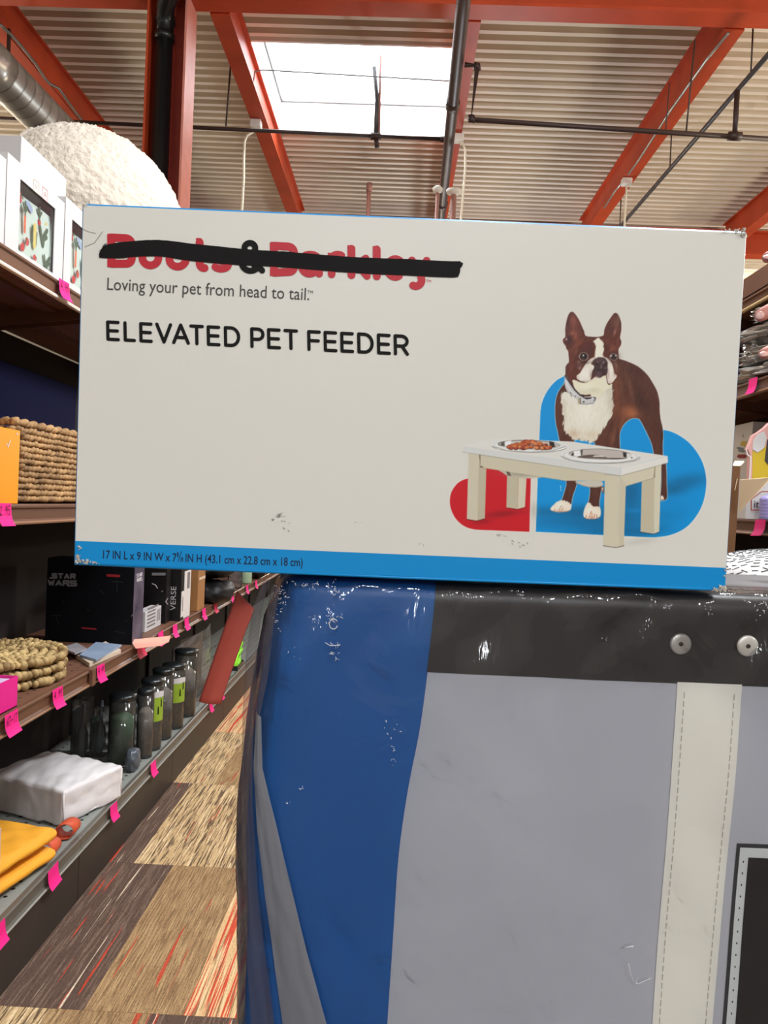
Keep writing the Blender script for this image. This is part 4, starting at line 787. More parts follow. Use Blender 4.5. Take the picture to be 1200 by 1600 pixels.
g = G(); strokes(g, [[(168, 899), (186, 900)]], 4.2, lambda a, b: at(a, b, Y=YF-.0012), 6); put('red_badge', g, 'logo_red', t)
g = G(); strokes(g, [[(128, 981), (150, 983)]], 2.2, lambda a, b: at(a, b, Y=YF-.0012), 4); put('red_lettering', g, 'logo_red', t)
g = G(); strokes(g, [[(174, 910), (182, 908), (193, 910)], [(183, 908), (183, 924)], [(136, 952), (140, 955)], [(98, 938), (100, 942)], [(196, 969), (199, 971)], [(179, 986), (196, 990)], [(79, 962), (96, 962)], [(88, 965), (92, 976)], [(156, 922), (162, 928)]], 1.0, lambda a, b: at(a, b, Y=YF-.0012), 4); put('faint_artwork', g, 'art_dim', t)
xs = xt1+.0022; g = G()
def side(word, x0, x1, y0, y1):
    n = len(word); cw = (x1-x0-.8*(n-1))/n
    for i, c in enumerate(word):
        o = x0+i*(cw+.8); strokes(g, [[(o+a*cw, y0+b*(y1-y0)-.35*(o-x0)) for a, b in l] for l in ST[c]], .9, lambda a, b: at(a, b, X=xs), 4)
side('STAR', 214, 222, 897, 902); put('side_lettering', g, 'logo_pale', t); g = G(); side('WARS', 214, 222, 904, 909); put('side_lettering', g, 'logo_pale', t); g = G(); strokes(g, [[(220, 931), (210, 945), (216, 950), (205, 963)], [(221, 950), (208, 958)]], .8, lambda a, b: at(a, b, X=xs), 4)
put('side_artwork', g, 'toy_side', t)
# packs further along
def pack(name, label, x0, x1, ytop, ybot, yd, depth, m, cat='box', X=None, z0=D1+.001):
    """Upright pack whose near face spans picture columns x0..x1 at distance yd."""
    a, b = at(x0, ybot, Y=yd), at(x1, ybot, Y=yd); zt = at((x0+x1)/2, ytop, Y=yd).z
    t = thing(name, label, cat, ((a.x+b.x)/2, yd+depth/2, z0)); put('carton', G().box(a.x, b.x, yd, yd+depth, z0, zt), m, t, bevel=.002); return t, a.x, b.x, zt
t, xa, xb, zt = pack('shoe_carton', 'black carton with grey marks behind the little white box', 214, 258, 886, 978, 4.03, .08, 'pack_black')
g = G(); strokes(g, [[(238, 898), (258, 898)], [(238, 896), (258, 896)]], 2.4, lambda a, b: at(a, b, Y=4.028), 4); put('grey_label', g, 'logo_grey', t); g = G(); strokes(g, [[(238, 912), (243, 914), (246, 919)], [(253, 924), (253.5, 924)], [(262, 935), (259, 940), (262, 944)]], 1.4, lambda a, b: at(a, b, Y=4.028), 6); put('pale_mark', g, 'logo_pale', t)
yd = 3.6; a, b = at(226, 996, X=-1.215), at(251, 978, X=-1.215); zt = at(226, 957, X=-1.215).z
t = thing('white_box', 'little white box with a barcode panel beside the toy carton', 'box', (-1.24, (a.y+b.y)/2, D1)); put('carton', G().box(-1.27, -1.215, a.y, b.y, D1+.001, zt), 'card_white', t, bevel=.002)
g = G()
for k in range(6): z = D1+.02+k*.018; g.box(-1.215, -1.2142, a.y+.03, a.y+(b.y-a.y)*(.62 if k < 5 else .8), z, z+.008)
for k in range(4): y = a.y+(b.y-a.y)*(.72+.06*k); g.box(-1.215, -1.2142, y, y+.006, D1+.03, D1+.09)
put('printed_label', g, 'barcode', t)
t, xa, xb, zt = pack('spine_carton', 'black carton with a white printed spine', 258, 281, 888, 970, 4.13, .19, 'pack_black')
g = G(); ya, yb2 = 4.14, 4.315; g.box(xb, xb+.002, ya+.05, yb2, D1+.006, zt-.02).box(xb, xb+.002, ya, ya+.05, D1+.02, D1+.16); put('white_spine', g, 'spine_white', t)
g = G().box(xb+.002, xb+.003, ya+.10, ya+.15, zt-.12, zt-.03).box(xb+.002, xb+.003, ya+.02, ya+.03, D1+.05, D1+.13); put('printed_label', g, 'barcode', t)
g = G(); p0 = at(274, 954, Y=4.128); write(g, 'VERSE', p0, (0, 0, 1), (-1, 0, 0), .13, .03); put('vertical_lettering', g, 'logo_pale', t)
t, xa, xb, zt = pack('kraft_carton', 'tall tan carton between the white spined carton and the black bags', 288, 308, 880, 958, 4.5, .16, 'kraft')
put('tape_strip', G().box(xb, xb+.001, 4.52, 4.66, zt-.1, zt-.085), 'page', t)
def lumpy(name, label, c, rx, ry, rz, m, cat, seed, z0, amp=.16, fr=2.2, n=36, box=2.6, rot=0):
    def fn(p):
        d = Vector((p.x/rx, p.y/ry, p.z/rz)); L = (abs(d.x)**box+abs(d.y)**box+abs(d.z)**box)**(1/box) or 1; d = d/L
        k = 1+amp*nz(d.x*fr+seed, d.y*fr, d.z*fr)+amp*.4*nz(d.x*fr*3+seed, d.y*fr*3, d.z*fr*3); return Vector((d.x*rx*k, d.y*ry*k, d.z*rz*k))
    g = G().ball(c, rx, ry, rz, n, fn=fn, rot=Matrix.Rotation(rot, 3, 'Z')); g.v = [(x, y, max(z, z0)) for x, y, z in g.v]
    return tag(put(name, g, m, smooth=True), label, cat)
p = at(334, 930, Y=5.0)
lumpy('black_bag', 'soft black bag lying under another black bag beside the tan carton', (p.x, 5.0, D1+.06), .12, .2, .075, 'bag_black', 'bag', 3, D1+.002); lumpy('black_bag', 'soft black bag lying on top of the other black bag', (p.x-.01, 5.02, D1+.225), .13, .19, .075, 'bag_black', 'bag', 8, D1+.135); lumpy('black_bag', 'slack black bag at the top of the bag pile', (p.x-.02, 5.04, D1+.385), .12, .17, .07, 'bag_black', 'bag', 12, D1+.30)
film_mat('clear_plastic', gloss=.6, haze=.07, hcol=(190, 196, 200), rough=.06, bump=.35, bscale=22.)
def jar(label, x, yb, yt, Y, r, m, lid=None, z0=D1+.001, name='clear_jar', cat='jar', group=None):
    p = at(x, yb, Y=Y); zt = at(x, yt, Y=Y).z; t = thing(name, label, cat, (p.x, Y, z0), group)
    put('jar_body', G().lathe((p.x, Y, z0), (0, 0, 1), [(r*.9, 0), (r, .01), (r, zt-z0-.02), (r*.95, zt-z0)], 20), m, t, smooth=True)
    if lid: put('lid', G().lathe((p.x, Y, zt), (0, 0, 1), [(r*1.02, -.01), (r*1.04, 0), (r*1.02, .02), (0, .022)], 20), lid, t, smooth=True)
    return t, p.x, zt
jar('tall pale green cup near the far end of the brown shelf', 383, 921, 880, 6.1, .05, 'cup_green', name='green_cup', cat='cup')
t, x, zt = jar('clear jar with rose cloth inside beside the green cup', 366, 934, 884, 5.75, .055, 'clear_plastic'); put('cloth_filling', G().lathe((x, 5.75, D1+.18), (0, 0, 1), [(.02, 0), (.045, .02), (.045, .1), (0, .13)], 14), 'rose_cloth', t, smooth=True)
p = at(398, 893, Y=6.5); lumpy('wrapped_pack', 'grey wrapped pack at the far end of the brown shelf', (p.x, 6.5, D1+.16), .1, .12, .16, 'bag_black', 'pack', 20, D1+.002)
q = [at(x, y, Z=D1+.012) for x, y in ((200, 1003), (205, 1011), (243, 1013), (257, 1004))]
g = G().add([(v.x+.02, v.y, D1+.004+h) for v, h in zip(q, (.002, .002, .02, .012))]+[(q[0].x+.014, q[0].y+.02, D1+.02), (q[3].x+.012, q[3].y+.05, D1+.034)], [(0, 1, 2, 3), (0, 3, 5, 4)])
tag(put('paper_slip', g, 'note_peach', solid=.0012), 'folded peach paper slip curling over the shelf lip by the toy carton', 'paper')
# ------------------------------------------------------------------ goods on the grey base shelf
M('bag_white', (226, 222, 222), .4, spec=.5, bump=.35, bscale=9., var=.03); M('mustard', (240, 168, 44), .7, var=.08, vscale=6., bump=.35, bscale=26); M('tie_orange', (214, 88, 52), .55, spec=.4); M('rose_card', (210, 176, 168), .6); M('label_green', (140, 168, 50), .5, var=.15, vscale=14.); M('lid_dark', (26, 32, 34), .3, spec=.6); M('hook_dark', (34, 34, 36), .4); M('lime', (150, 240, 60), .5); M('stone_fill', (104, 96, 88), .8, var=.35, vscale=30.); M('moss_fill', (36, 70, 44), .7, var=.3, vscale=16.); M('tool_grey', (76, 84, 92), .3, spec=.6)
film_mat('tube_plastic', gloss=.6, haze=.06, hcol=(200, 196, 186), rough=.05, bump=.02)
# white wrapped pillow: near corner edge, far edge
pA, pB = at(97, 1294, Z=D0), at(190, 1247, Z=D0); X1 = pA.x; ya = pA.y; yb = ya+(pB-pA).length; yaw = math.atan2(pB.x-pA.x, pB.y-pA.y); zt = at(97, 1237, Y=pA.y).z
def softbox(x0, x1, y0, y1, z0, z1, r, n, fn):
    """Box of n x n patches per side with edges rounded by r; fn(point, unit position) gives a further shift."""
    bm = bmesh.new(); bmesh.ops.create_cube(bm, size=2); bmesh.ops.subdivide_edges(bm, edges=bm.edges[:], cuts=n, use_grid_fill=True)
    h = Vector(((x1-x0)/2, (y1-y0)/2, (z1-z0)/2)); c = Vector(((x0+x1)/2, (y0+y1)/2, (z0+z1)/2)); v = []
    for q in bm.verts:
        d = q.co.copy()
        for k in range(3):                                   # denser rows close to the edges
            d[k] = math.copysign(1-(1-abs(d[k]))**1.5, d[k])
        p = Vector((d.x*h.x, d.y*h.y, d.z*h.z)); core = Vector([max(-h[k]+r, min(h[k]-r, p[k])) for k in range(3)]); o = p-core
        if o.length > 1e-9: p = core+o.normalized()*r
        p = p+fn(p, d); v.append(c+p)
    f = [tuple(x.index for x in q.verts) for q in bm.faces]; bm.free(); return G().add(v, f)
x0, x1, y0, y1, z0, z1 = X1-.415, X1, ya, yb, D0+.004, zt
def pfn(p, d):
    top = max(0, d.z)*(1-d.x**2)*(1-d.y**2)
    cr = .006*abs(nz(p.x*14, p.y*9, p.z*14+4))+.005*nz(p.x*30+p.y*14, p.y*8, p.z*20)
    return Vector((d.x*cr, d.y*cr, d.z*cr+.03*top))
PR = Matrix.Rotation(-yaw, 3, 'Z'); g = softbox(x0, x1, y0, y1, z0, z1, .014, 40, pfn).turn(PR, pA); g.v = [(x, y, max(z, D0+.002)) for x, y, z in g.v]
t = thing('wrapped_pillow', 'white pillow in a crisp clear wrapper on the grey base shelf', 'pillow', ((x0+x1)/2, (y0+y1)/2, D0)); put('pillow', g, 'bag_white', t, smooth=True)
g = G().tube([(x1-.002, y0+.006, z0+.012), (x1-.002, y0+.004, z1-.012)], .004, 6).tube([(x1-.002, y1-.006, z0+.012), (x1-.002, y1-.004, z1-.012)], .004, 6).tube([(x1-.001, y0+.01, z0+.012), (x1-.001, y1-.01, z0+.012)], .004, 6)
tag(put('wrapper_seam', g.turn(PR, pA), 'bag_white', t, smooth=True), kind='stuff')
# mustard pads: rounded slabs
def pad(label, z, dy, seed):
    pc = at(94, 1291, Z=D0+.125); xe = pc.x; yb = pc.y+dy; hx, hy, hz = .235, .21, .030
    def fn(p, d):
        s_ = max(abs(d.x), abs(d.y)); q = .004*math.cos(d.x*12)*math.cos(d.y*12)*(1 if abs(d.z) > .5 else 0)
        return Vector((.004*nz(p.x*9+seed, p.y*9, 1), .004*nz(p.x*9, p.y*9+seed, 5), -d.z*hz*.3*s_**3+q*abs(d.z)+.003*nz(p.x*16+seed, p.y*16, 1)))
    g = softbox(xe-2*hx, xe, yb-2*hy, yb, z+.002, z+2*hz, .03, 30, fn)
    g.turn(Matrix.Rotation(-.2, 3, 'Z'), (xe, yb, z)); g.v = [(x, y, max(zz, z)) for x, y, zz in g.v]
    t = thing('seat_pad', label, 'cushion', (xe-hx, yb-hy, z), 'mustard seat pads'); put('pad', g, 'mustard', t, smooth=True)
    return t, yb
t, yb = pad('mustard quilted seat pad at the bottom of the pair, with orange ties', D0+.003, .0, 1)
def loop(t, px, py, w2, fl):
    p = at(px, py, X=-1.165); g = G(); prof = []
    for i in range(17):
        an = R(-60+i*20); prof.append((math.cos(an)*.022*fl, math.sin(an)*.030+.030))
    prof = [(-.075, .012), (-.04, .004)]+prof
    g.add([(p.x-.035+a*.9, p.y-.02+a*.35+s, D0+.004+b) for a, b in prof for s in (0, w2)], [(2*i, 2*i+1, 2*i+3, 2*i+2) for i in range(len(prof)-1)])
    put('tie', g, 'tie_orange', t, smooth=True, solid=.0015)
loop(t, 116, 1326, .07, 1.6); loop(t, 84, 1372, .07, 1.6)
pad('mustard quilted seat pad on top of the pair', D0+.069, .004, 2)
e = at(3, 1330, X=-1.17); tag(put('card_panel', G().box(-1.30, -1.172, e.y-.012, e.y-.004, D0+.001, at(3, 1294, X=-1.17).z), 'rose_card', bevel=.001), 'pale card panel standing at the picture edge beside the mustard pads', 'card')
# clear canisters
def canister(label, x, yb, yt, r, fill, lab=None, X=-1.225, group='clear canisters on the base shelf'):
    Y = at(x, yb, X=X).y; zt = at(x, yt, X=X).z; z0 = D0+.001; t = thing('clear_canister', label, 'canister', (X, Y, z0), group)
    H = zt-z0
    put('canister_body', G().lathe((X, Y, z0), (0, 0, 1), [(r*.92, 0), (r, .008), (r, H-.012)], 24), 'tube_plastic', t, smooth=True)
    put('lid', G().lathe((X, Y, zt-.012), (0, 0, 1), [(r*1.03, -.012), (r*1.06, 0), (r*1.05, .012), (r*.3, .016), (0, .016)], 24), 'lid_dark', t, smooth=True)
    put('base_ring', G().lathe((X, Y, z0+.001), (0, 0, 1), [(r*.96, 0), (r*.98, .012), (0, .012)], 24), 'lid_dark', t, smooth=True)
    put('filling', G().lathe((X, Y, z0+.014), (0, 0, 1), [(r*.9, 0), (r*.9, H*.62), (r*.5, H*.68), (0, H*.7)], 18), fill, t, smooth=True)
    if lab:
        a0, a1 = R(-95), R(25)
        fn = lambda u, v: (X+(r+.001)*math.cos(a0+(a1-a0)*u), Y+(r+.001)*math.sin(a0+(a1-a0)*u), z0+H*(lab[0]+(lab[1]-lab[0])*v))
        put('label', G().grid(fn, 12, 1), 'label_green', t, smooth=True)
        fn2 = lambda u, v: (X+(r+.0016)*math.cos(a0+(a1-a0)*u), Y+(r+.0016)*math.sin(a0+(a1-a0)*u), z0+H*(lab[1]-.02+.09*v*(1-.5*abs(u-.5))))
        put('label_top', G().grid(fn2, 12, 1), 'card_white', t, smooth=True)
        g = G(); am = R(-38)
        for k, hh in ((0, .10), (1, .2)): 
            c = am+k*.35; g.add([(X+(r+.002)*math.cos(c+s), Y+(r+.002)*math.sin(c+s), z0+H*(lab[0]+f)) for s, f in ((-.08, hh), (.08, hh), (.05, hh+.1), (-.05, hh+.12))], [(0, 1, 2, 3)])
        put('label_print', g, 'ink_black', t)
    return t
canister('wide clear canister nearest the white pillow, with green filling', 187, 1221, 1088, .062, 'moss_fill', X=-1.30)
canister('slim clear canister touching the wide one', 224, 1205, 1080, .040, 'stone_fill', X=-1.215)
canister('clear canister with a green label, nearer of the two', 234, 1188, 1064, .055, 'stone_fill', (.42, .78))
canister('clear canister without label between the two green labels', 251, 1170, 1048, .055, 'stone_fill')
canister('clear canister with a green label, farther of the two', 268, 1150, 1040, .062, 'stone_fill', (.42, .74))
canister('last clear canister of the row, next to the clear bag', 287, 1134, 1018, .065, 'stone_fill')
# clamshell packs of tools behind the pillow
def clam(label, x, yb, yt, w2, X, fill):
    Y = at(x, yb, X=X).y; zt = at(x, yt, X=X).z; z0 = D0+.001; t = thing('clamshell_pack', label, 'pack', (X, Y, z0), 'clamshell packs of tools')
    put('clear_shell', G().box(X-.035, X+.035, Y-w2, Y+w2, z0, zt), 'tube_plastic', t, bevel=.006); put('backing_card', G().box(X-.03, X-.027, Y-w2+.006, Y+w2-.006, z0+.004, zt-.05), fill, t)
    put('tool', G().lathe((X+.002, Y, z0+.01), (0, 0, 1), [(.012, 0), (.028, .05), (.026, .12), (.010, .17), (.010, .26), (0, .265)], 14), 'tool_grey', t, smooth=True)
    g = G().hexa([(X-.02, Y-w2*.9, zt+.002), (X+.02, Y-w2*.5, zt+.01), (X+.025, Y+w2*.4, zt-.02), (X-.02, Y+w2*.2, zt+.004)], [(X-.02, Y-w2*.9, zt+.004), (X+.02, Y-w2*.5, zt+.012), (X+.025, Y+w2*.4, zt-.018), (X-.02, Y+w2*.2, zt+.006)]); put('folded_film', g, 'clear_plastic', t)
    return t
clam('clear clamshell tool pack with a bent top flap behind the white pillow', 126, 1206, 1094, .055, -1.50, 'lid_dark'); clam('clear clamshell pack with a green card behind the white pillow', 154, 1200, 1108, .045, -1.44, 'moss_fill')
p = at(206, 1236, X=-1.205); lumpy('small_pouch', 'small clear pouch of dark bits between the white pillow and the canisters', (-1.205, p.y, D0+.05), .03, .05, .055, 'tool_grey', 'pouch', 31, D0+.002)
# clear poly bag with lettering
Y0, Y1 = at(303, 1115, X=-1.2).y, at(346, 1080, X=-1.2).y
t = thing('clear_bag', 'upright clear plastic bag with faint print beside the red strip', 'bag', (-1.25, (Y0+Y1)/2, D0)); zt = min(D1-.07, at(335, 975, X=-1.19).z)
fn = lambda u, v: (-1.21-.07*(1-math.sin(math.pi*u))-.02*v+.012*nz(u*4, v*5, 2), Y0+(Y1-Y0)*u+.01*nz(u*3, v*3, 7), D0+.003+(zt-D0)*v*(1-.1*(1-u)))
put('bag_film', G().grid(fn, 20, 24), 'clear_plastic', t, smooth=True); put('grey_panel', G().box(-1.36, -1.34, Y0+.02, Y1-.02, D0+.01, zt-.1), 'barcode', t, bevel=.01)
g = G(); ym = (Y0+Y1)/2; zm = D0+(zt-D0)*.56; write(g, 'Do ke', (-1.196, ym-.05, zm+.03), (0, 1, 0), (0, 0, 1), .2, .028); write(g, 'ides or ba', (-1.196, ym-.2, zm-.03), (0, 1, 0), (0, 0, 1), .42, .028); put('warning_lettering', g, 'hook_dark', t)
fn = lambda u, v: (-1.205+.01*math.sin(v*9), Y0+.02+(Y1-Y0-.04)*u, D0+max(.003, .004+.055*v+.012*nz(u*7, v*3, 1))); put('crumpled_base', G().grid(fn, 16, 6), 'clear_plastic', t, smooth=True)
# lime thing
p = at(368, 1040, X=-1.2); t = thing('lime_toy', 'lime green clip frame on the base shelf beyond the red strip', 'toy', (-1.2, p.y, D0))
g = G(); zc = max(D0+.09, at(366, 1038, X=-1.2).z); g.tube([(-1.19, p.y-.1, zc-.06), (-1.19, p.y-.04, zc+.02), (-1.19, p.y+.12, zc+.03), (-1.19, p.y+.06, zc-.05), (-1.19, p.y-.1, zc-.06)], .022, 8); put('frame', g, 'lime', t, smooth=True); put('fin', G().hexa([(-1.2, p.y-.02, zc+.04), (-1.2, p.y+.12, zc+.08), (-1.2, p.y+.04, zc+.14), (-1.2, p.y-.02, zc+.1)], [(-1.17, p.y-.02, zc+.04), (-1.17, p.y+.12, zc+.08), (-1.17, p.y+.04, zc+.14), (-1.17, p.y-.02, zc+.1)]), 'lime', t); put('foot', G().box(-1.22, -1.16, p.y-.11, p.y+.13, D0+.001, zc-.055), 'lid_dark', t)
# ------------------------------------------------------------------ the big feeder carton
TL, TR, BR_, BL = (133, 321), (1168.5, 364.5), (1132.5, 920.5), (117, 879.5)
def face_map():
    A = []
    for (u, v), (x, y) in zip(((0, 0), (1, 0), (1, 1), (0, 1)), (TL, TR, BR_, BL)):
        A += [[u, v, 1, 0, 0, 0, -x*u, -x*v, -x], [0, 0, 0, u, v, 1, -y*u, -y*v, -y]]
    return np.linalg.svd(np.array(A, float))[2][-1].reshape(3, 3)
HM = face_map(); HI = np.linalg.inv(HM)
BW, BH, BD = .46, .2487, .20
ux = Vector((.99974, .02138, .001)).normalized(); uz = Vector((.0024, -.0307, .9995)); uz = (uz-ux*uz.dot(ux)).normalized(); uy = uz.cross(ux)
O = Vector((-.22622, .53776, 1.51873))                   # lower near corner of the printed face
BOXM = Matrix(((ux.x, uy.x, uz.x, O.x), (ux.y, uy.y, uz.y, O.y), (ux.z, uy.z, uz.z, O.z), (0, 0, 0, 1)))
carton = thing('feeder_carton', 'big white and blue carton printed with a dog, its name struck out in black marker', 'box', O)
carton.matrix_world = BOXM
def Fp(x, y, off=.0003):
    q = HI@np.array([x, y, 1.]); return (q[0]/q[2]*BW, -off, (1-q[1]/q[2])*BH)
def put_on(name, g, m, smooth=False, solid=0., stack=False):
    if stack:                                             # overlapping strokes: each a hair above the one before
        for i, f in enumerate(g.f):
            for k in f: g.v[k] = (g.v[k][0], g.v[k][1]-6e-7*i, g.v[k][2])
    me = bpy.data.meshes.new(name); me.from_pydata([tuple(p) for p in g.v], [], g.f)
    for k in (m if isinstance(m, list) else [m]): me.materials.append(MATS[k])
    if any(g.m): me.polygons.foreach_set('material_index', g.m)
    o = bpy.data.objects.new(name, me); COL.objects.link(o); o.parent = carton
    if smooth: me.polygons.foreach_set('use_smooth', [True]*len(me.polygons))
    return o
# body: white face, blue sides, chamfered blue upper edge
def rim(i, y): return [(i, y, i), (BW-i, y, i), (BW-i, y, BH-i*.2), (i, y, BH-i*.2)]
c = .0022
g = G()
g.add([(0, 0, .001), (BW, 0, .001), (BW, 0, BH), (0, 0, BH)], [(0, 1, 2, 3)], 0)
TZ = BH+.0016
g.add([(0, 0, BH), (BW, 0, BH), (BW-.001, .0018, TZ), (.001, .0018, TZ), (BW-.001, BD, TZ), (.001, BD, TZ)], [(0, 1, 2, 3), (3, 2, 4, 5)], 1)
g.add([(0, 0, .001), (0, 0, BH), (-.0012, .0018, BH), (-.0012, .0018, .001), (-.0012, BD, BH), (-.0012, BD, .001)], [(0, 1, 2, 3), (3, 2, 4, 5)], 1)
g.add([(BW, 0, .001), (BW, 0, BH), (BW+.001, .0018, BH), (BW+.001, .0018, .001), (BW+.001, BD, BH), (BW+.001, BD, .001)], [(0, 3, 2, 1), (3, 5, 4, 2)], 1)
g.add([(0, 0, .001), (BW, 0, .001), (BW-.001, .0018, -.0012), (.001, .0018, -.0012), (BW-.001, BD, -.0012), (.001, BD, -.0012)], [(0, 3, 2, 1), (3, 5, 4, 2)], 1)
g.add([(-.001, BD, -.0012), (BW+.001, BD, -.0012), (BW+.001, BD, TZ), (-.001, BD, TZ)], [(0, 3, 2, 1)], 1)
put_on('carton_body', g, ['paper', 'box_blue'])
# blue band along the lower edge, with its fold line
n = 24; g = G(); lo = [Fp(117+i*(1132.5-117)/n, 879.2+i*(920.4-879.2)/n, .0002) for i in range(n+1)]; hi = [Fp(118.2+i*(1134.6-118.2)/n, 845+i*(887.3-845)/n, .0002) for i in range(n+1)]
g.add(lo+hi, [(i, i+1, n+2+i, n+1+i) for i in range(n)]); put_on('blue_band', g, 'box_blue')
g = G().tube([(0, .0005, -.0004), (BW*.5, .0003, -.0010), (BW, .0005, -.0004)], .0011, 8); put_on('lower_fold', g, 'box_blue', smooth=True)
# strokes of the rounded title
TW = .0491
def ttl(x, y): return x, y
def letters(seq, base, slope, wd, g, off=.0003):
    """seq: (glyph, x0, x1, height) with base(x) giving the baseline."""
    for ch, x0, x1, h in seq:
        h2 = wd/2
        def tr(a, b, x0=x0, x1=x1, h=h):
            x = x0+h2+a*(x1-x0-wd); yb = base(x)-h2; return x-.012*(b*h), yb-b*(h-wd)
        for l in GL[ch]: strokes(g, [[tr(a, b) for a, b in l]], wd, lambda p, q: Fp(p, q, off), 12, False)
GL = {'E': [[(1, 1), (0, 1), (0, 0), (1, 0)], [(0, .5), (.92, .5)]], 'L': [[(0, 1), (0, 0), (1, 0)]], 'V': [[(0, 1), (.5, 0), (1, 1)]], 'A': [[(0, 0), (.5, 1), (1, 0)], [(.17, .3), (.83, .3)]], 'T': [[(0, 1), (1, 1)], [(.5, 1), (.5, 0)]],
      'D': [[(0, 0), (0, 1)]+[(.36, 1)]+arc(.42, .5, .58, .5, 88, -88, 14)+[(.36, 0), (0, 0)]], 'P': [[(0, 0), (0, 1), (.5, 1)]+arc(.55, .71, .45, .29, 88, -88, 10)+[(.5, .42), (0, .42)]], 'F': [[(1, 1), (0, 1), (0, 0)], [(0, .5), (.9, .5)]],
      'R': [[(0, 0), (0, 1), (.5, 1)]+arc(.55, .72, .45, .28, 88, -88, 10)+[(.5, .44), (0, .44)], [(.55, .44), (1, 0)]]}
seq = [('E', 168, 189.4, 32), ('L', 195, 214.4, 32), ('E', 219.6, 240.8, 32), ('V', 244.8, 271.4, 32.5), ('A', 270.8, 298.6, 33), ('T', 298, 321, 32.3), ('E', 325, 346.6, 32.3), ('D', 351.8, 377.5, 32.5),
       ('P', 393, 415.6, 32.7), ('E', 419.3, 441, 32.7), ('T', 445, 468, 32.7), ('F', 482, 503.6, 32.8), ('E', 507.6, 529.2, 32.8), ('E', 533.6, 555.2, 32.8), ('D', 560, 586, 33), ('E', 590.8, 612.6, 33), ('R', 617, 640.8, 33)]
g = G(); letters(seq, lambda x: 532.6+(x-168)*.0505, .05, 5.2, g); put_on('title_lettering', g, 'ink_black', stack=True)
# thick rounded logo under the marker
def px(lines, wd, g, off=.0003): strokes(g, lines, wd, lambda p, q: Fp(p, q, off), 12, False)
def bigB(x0, y0, w_, h, k=.052):
    s = lambda x, y: (x, y+(x-x0)*k)
    return [[s(x0+6.5, y0+6), s(x0+6.5, y0+h-6)], [s(x0+6.5, y0+6), s(x0+w_-15, y0+6)]+[s(*p) for p in arc(x0+w_-15, y0+15.5, 9, 9.5, -90, 80, 7)]+[s(x0+14, y0+25.5)], [s(x0+14, y0+26.5), s(x0+w_-14, y0+26.5)]+[s(*p) for p in arc(x0+w_-14, y0+36, 8, 9.6, -70, 90, 7)]+[s(x0+6.5, y0+h-6)]]
g = G(); px(bigB(170, 365, 44.5, 53), 12.5, g); g.add([Fp(x, y) for x, y in ((170, 367), (172, 365.3), (182, 365.5), (182, 377), (170, 377))], [(0, 1, 2, 3, 4)]); g.add([Fp(x, y) for x, y in ((170, 408), (182, 408), (182, 418.3), (170, 417.6))], [(0, 1, 2, 3)]); put_on('logo_letter', g, 'ink_red', stack=True); g = G(); px(bigB(424, 378, 44, 54), 12.5, g); g.add([Fp(x, y) for x, y in ((424, 380), (426, 378.2), (436, 378.4), (436, 390), (424, 390))], [(0, 1, 2, 3, 4)]); g.add([Fp(x, y) for x, y in ((424, 421), (436, 421), (436, 432), (424, 431.3))], [(0, 1, 2, 3)])
put_on('logo_letter', g, 'ink_red', stack=True); g = G()
px([arc(237.5, 403, 12.6, 12, 0, 360, 22)], 12, g); put_on('logo_letter', g, 'ink_red', stack=True); g = G(); px([arc(280, 405, 13, 12, 0, 360, 22)], 12, g)
put_on('logo_letter', g, 'ink_red', stack=True); g = G()
px([[(314.5, 379), (314.5, 412)]+arc(321, 412, 6.5, 7, 180, 100, 5)+[(322, 419)]], 12.5, g); px([[(311, 374.5), (316, 375)]], 5, g); px([[(308, 390), (325, 391)]], 7, g)
put_on('logo_letter', g, 'ink_red', stack=True); g = G()
px([arc(347, 401, 11, 6, -30, -180, 8)+arc(347, 408, 0, 2, 0, 0, 1)+arc(348, 414, 11, 6.5, -60, 150, 10)], 11.5, g)
put_on('logo_letter', g, 'ink_red', stack=True); g = G()
px([arc(486, 416, 12, 12, 0, 360, 18)], 12, g); px([[(501, 406), (501, 428)]], 12, g); px([arc(487, 405, 14, 9, -160, 0, 8)+[(501, 410)]], 8, g)
put_on('logo_letter', g, 'ink_red', stack=True); g = G()
px([[(520.5, 402), (520.5, 429)]], 12, g); px([[(520, 408)]+arc(530, 403, 9, 6, 180, 320, 6)], 10, g); g.add([Fp(x, y) for x, y in ((514.6, 395), (522, 395.3), (526, 399), (526, 408), (514.6, 408))], [(0, 1, 2, 3, 4)])
put_on('logo_letter', g, 'ink_red', stack=True); g = G()
px([[(551.5, 389), (551.5, 430)]], 12.5, g); px([[(574, 403.5), (560, 414), (576, 432)]], 11, g); g.add([Fp(x, y) for x, y in ((545.3, 383.3), (553, 383.6), (557.7, 387), (557.7, 398), (545.3, 398))], [(0, 1, 2, 3, 4)])
put_on('logo_letter', g, 'ink_red', stack=True); g = G()
px([[(591, 390), (591, 432)]], 12.5, g); g.add([Fp(x, y) for x, y in ((584.8, 384.8), (592, 385.1), (597.2, 389), (597.2, 400), (584.8, 400))], [(0, 1, 2, 3, 4)])
put_on('logo_letter', g, 'ink_red', stack=True); g = G()
px([[(608, 418), (632, 419)], arc(620, 419, 12.6, 14.5, 10, -300, 18)], 11, g)
put_on('logo_letter', g, 'ink_red', stack=True); g = G()
px([[(646, 407), (656, 426)], [(669, 407.5), (660, 432)]+arc(652, 438, 9, 9.5, -20, 120, 8)], 12, g)
put_on('logo_letter', g, 'ink_red', stack=True)
g = G(); px([arc(393, 388, 8.5, 8, 0, 360, 18), arc(394, 410.5, 14, 13, -60, -320, 16), [(386, 393), (412, 423)], [(400, 416), (412, 406)]], 9.5, g, .0004); put_on('ampersand', g, 'ink_black', stack=True)
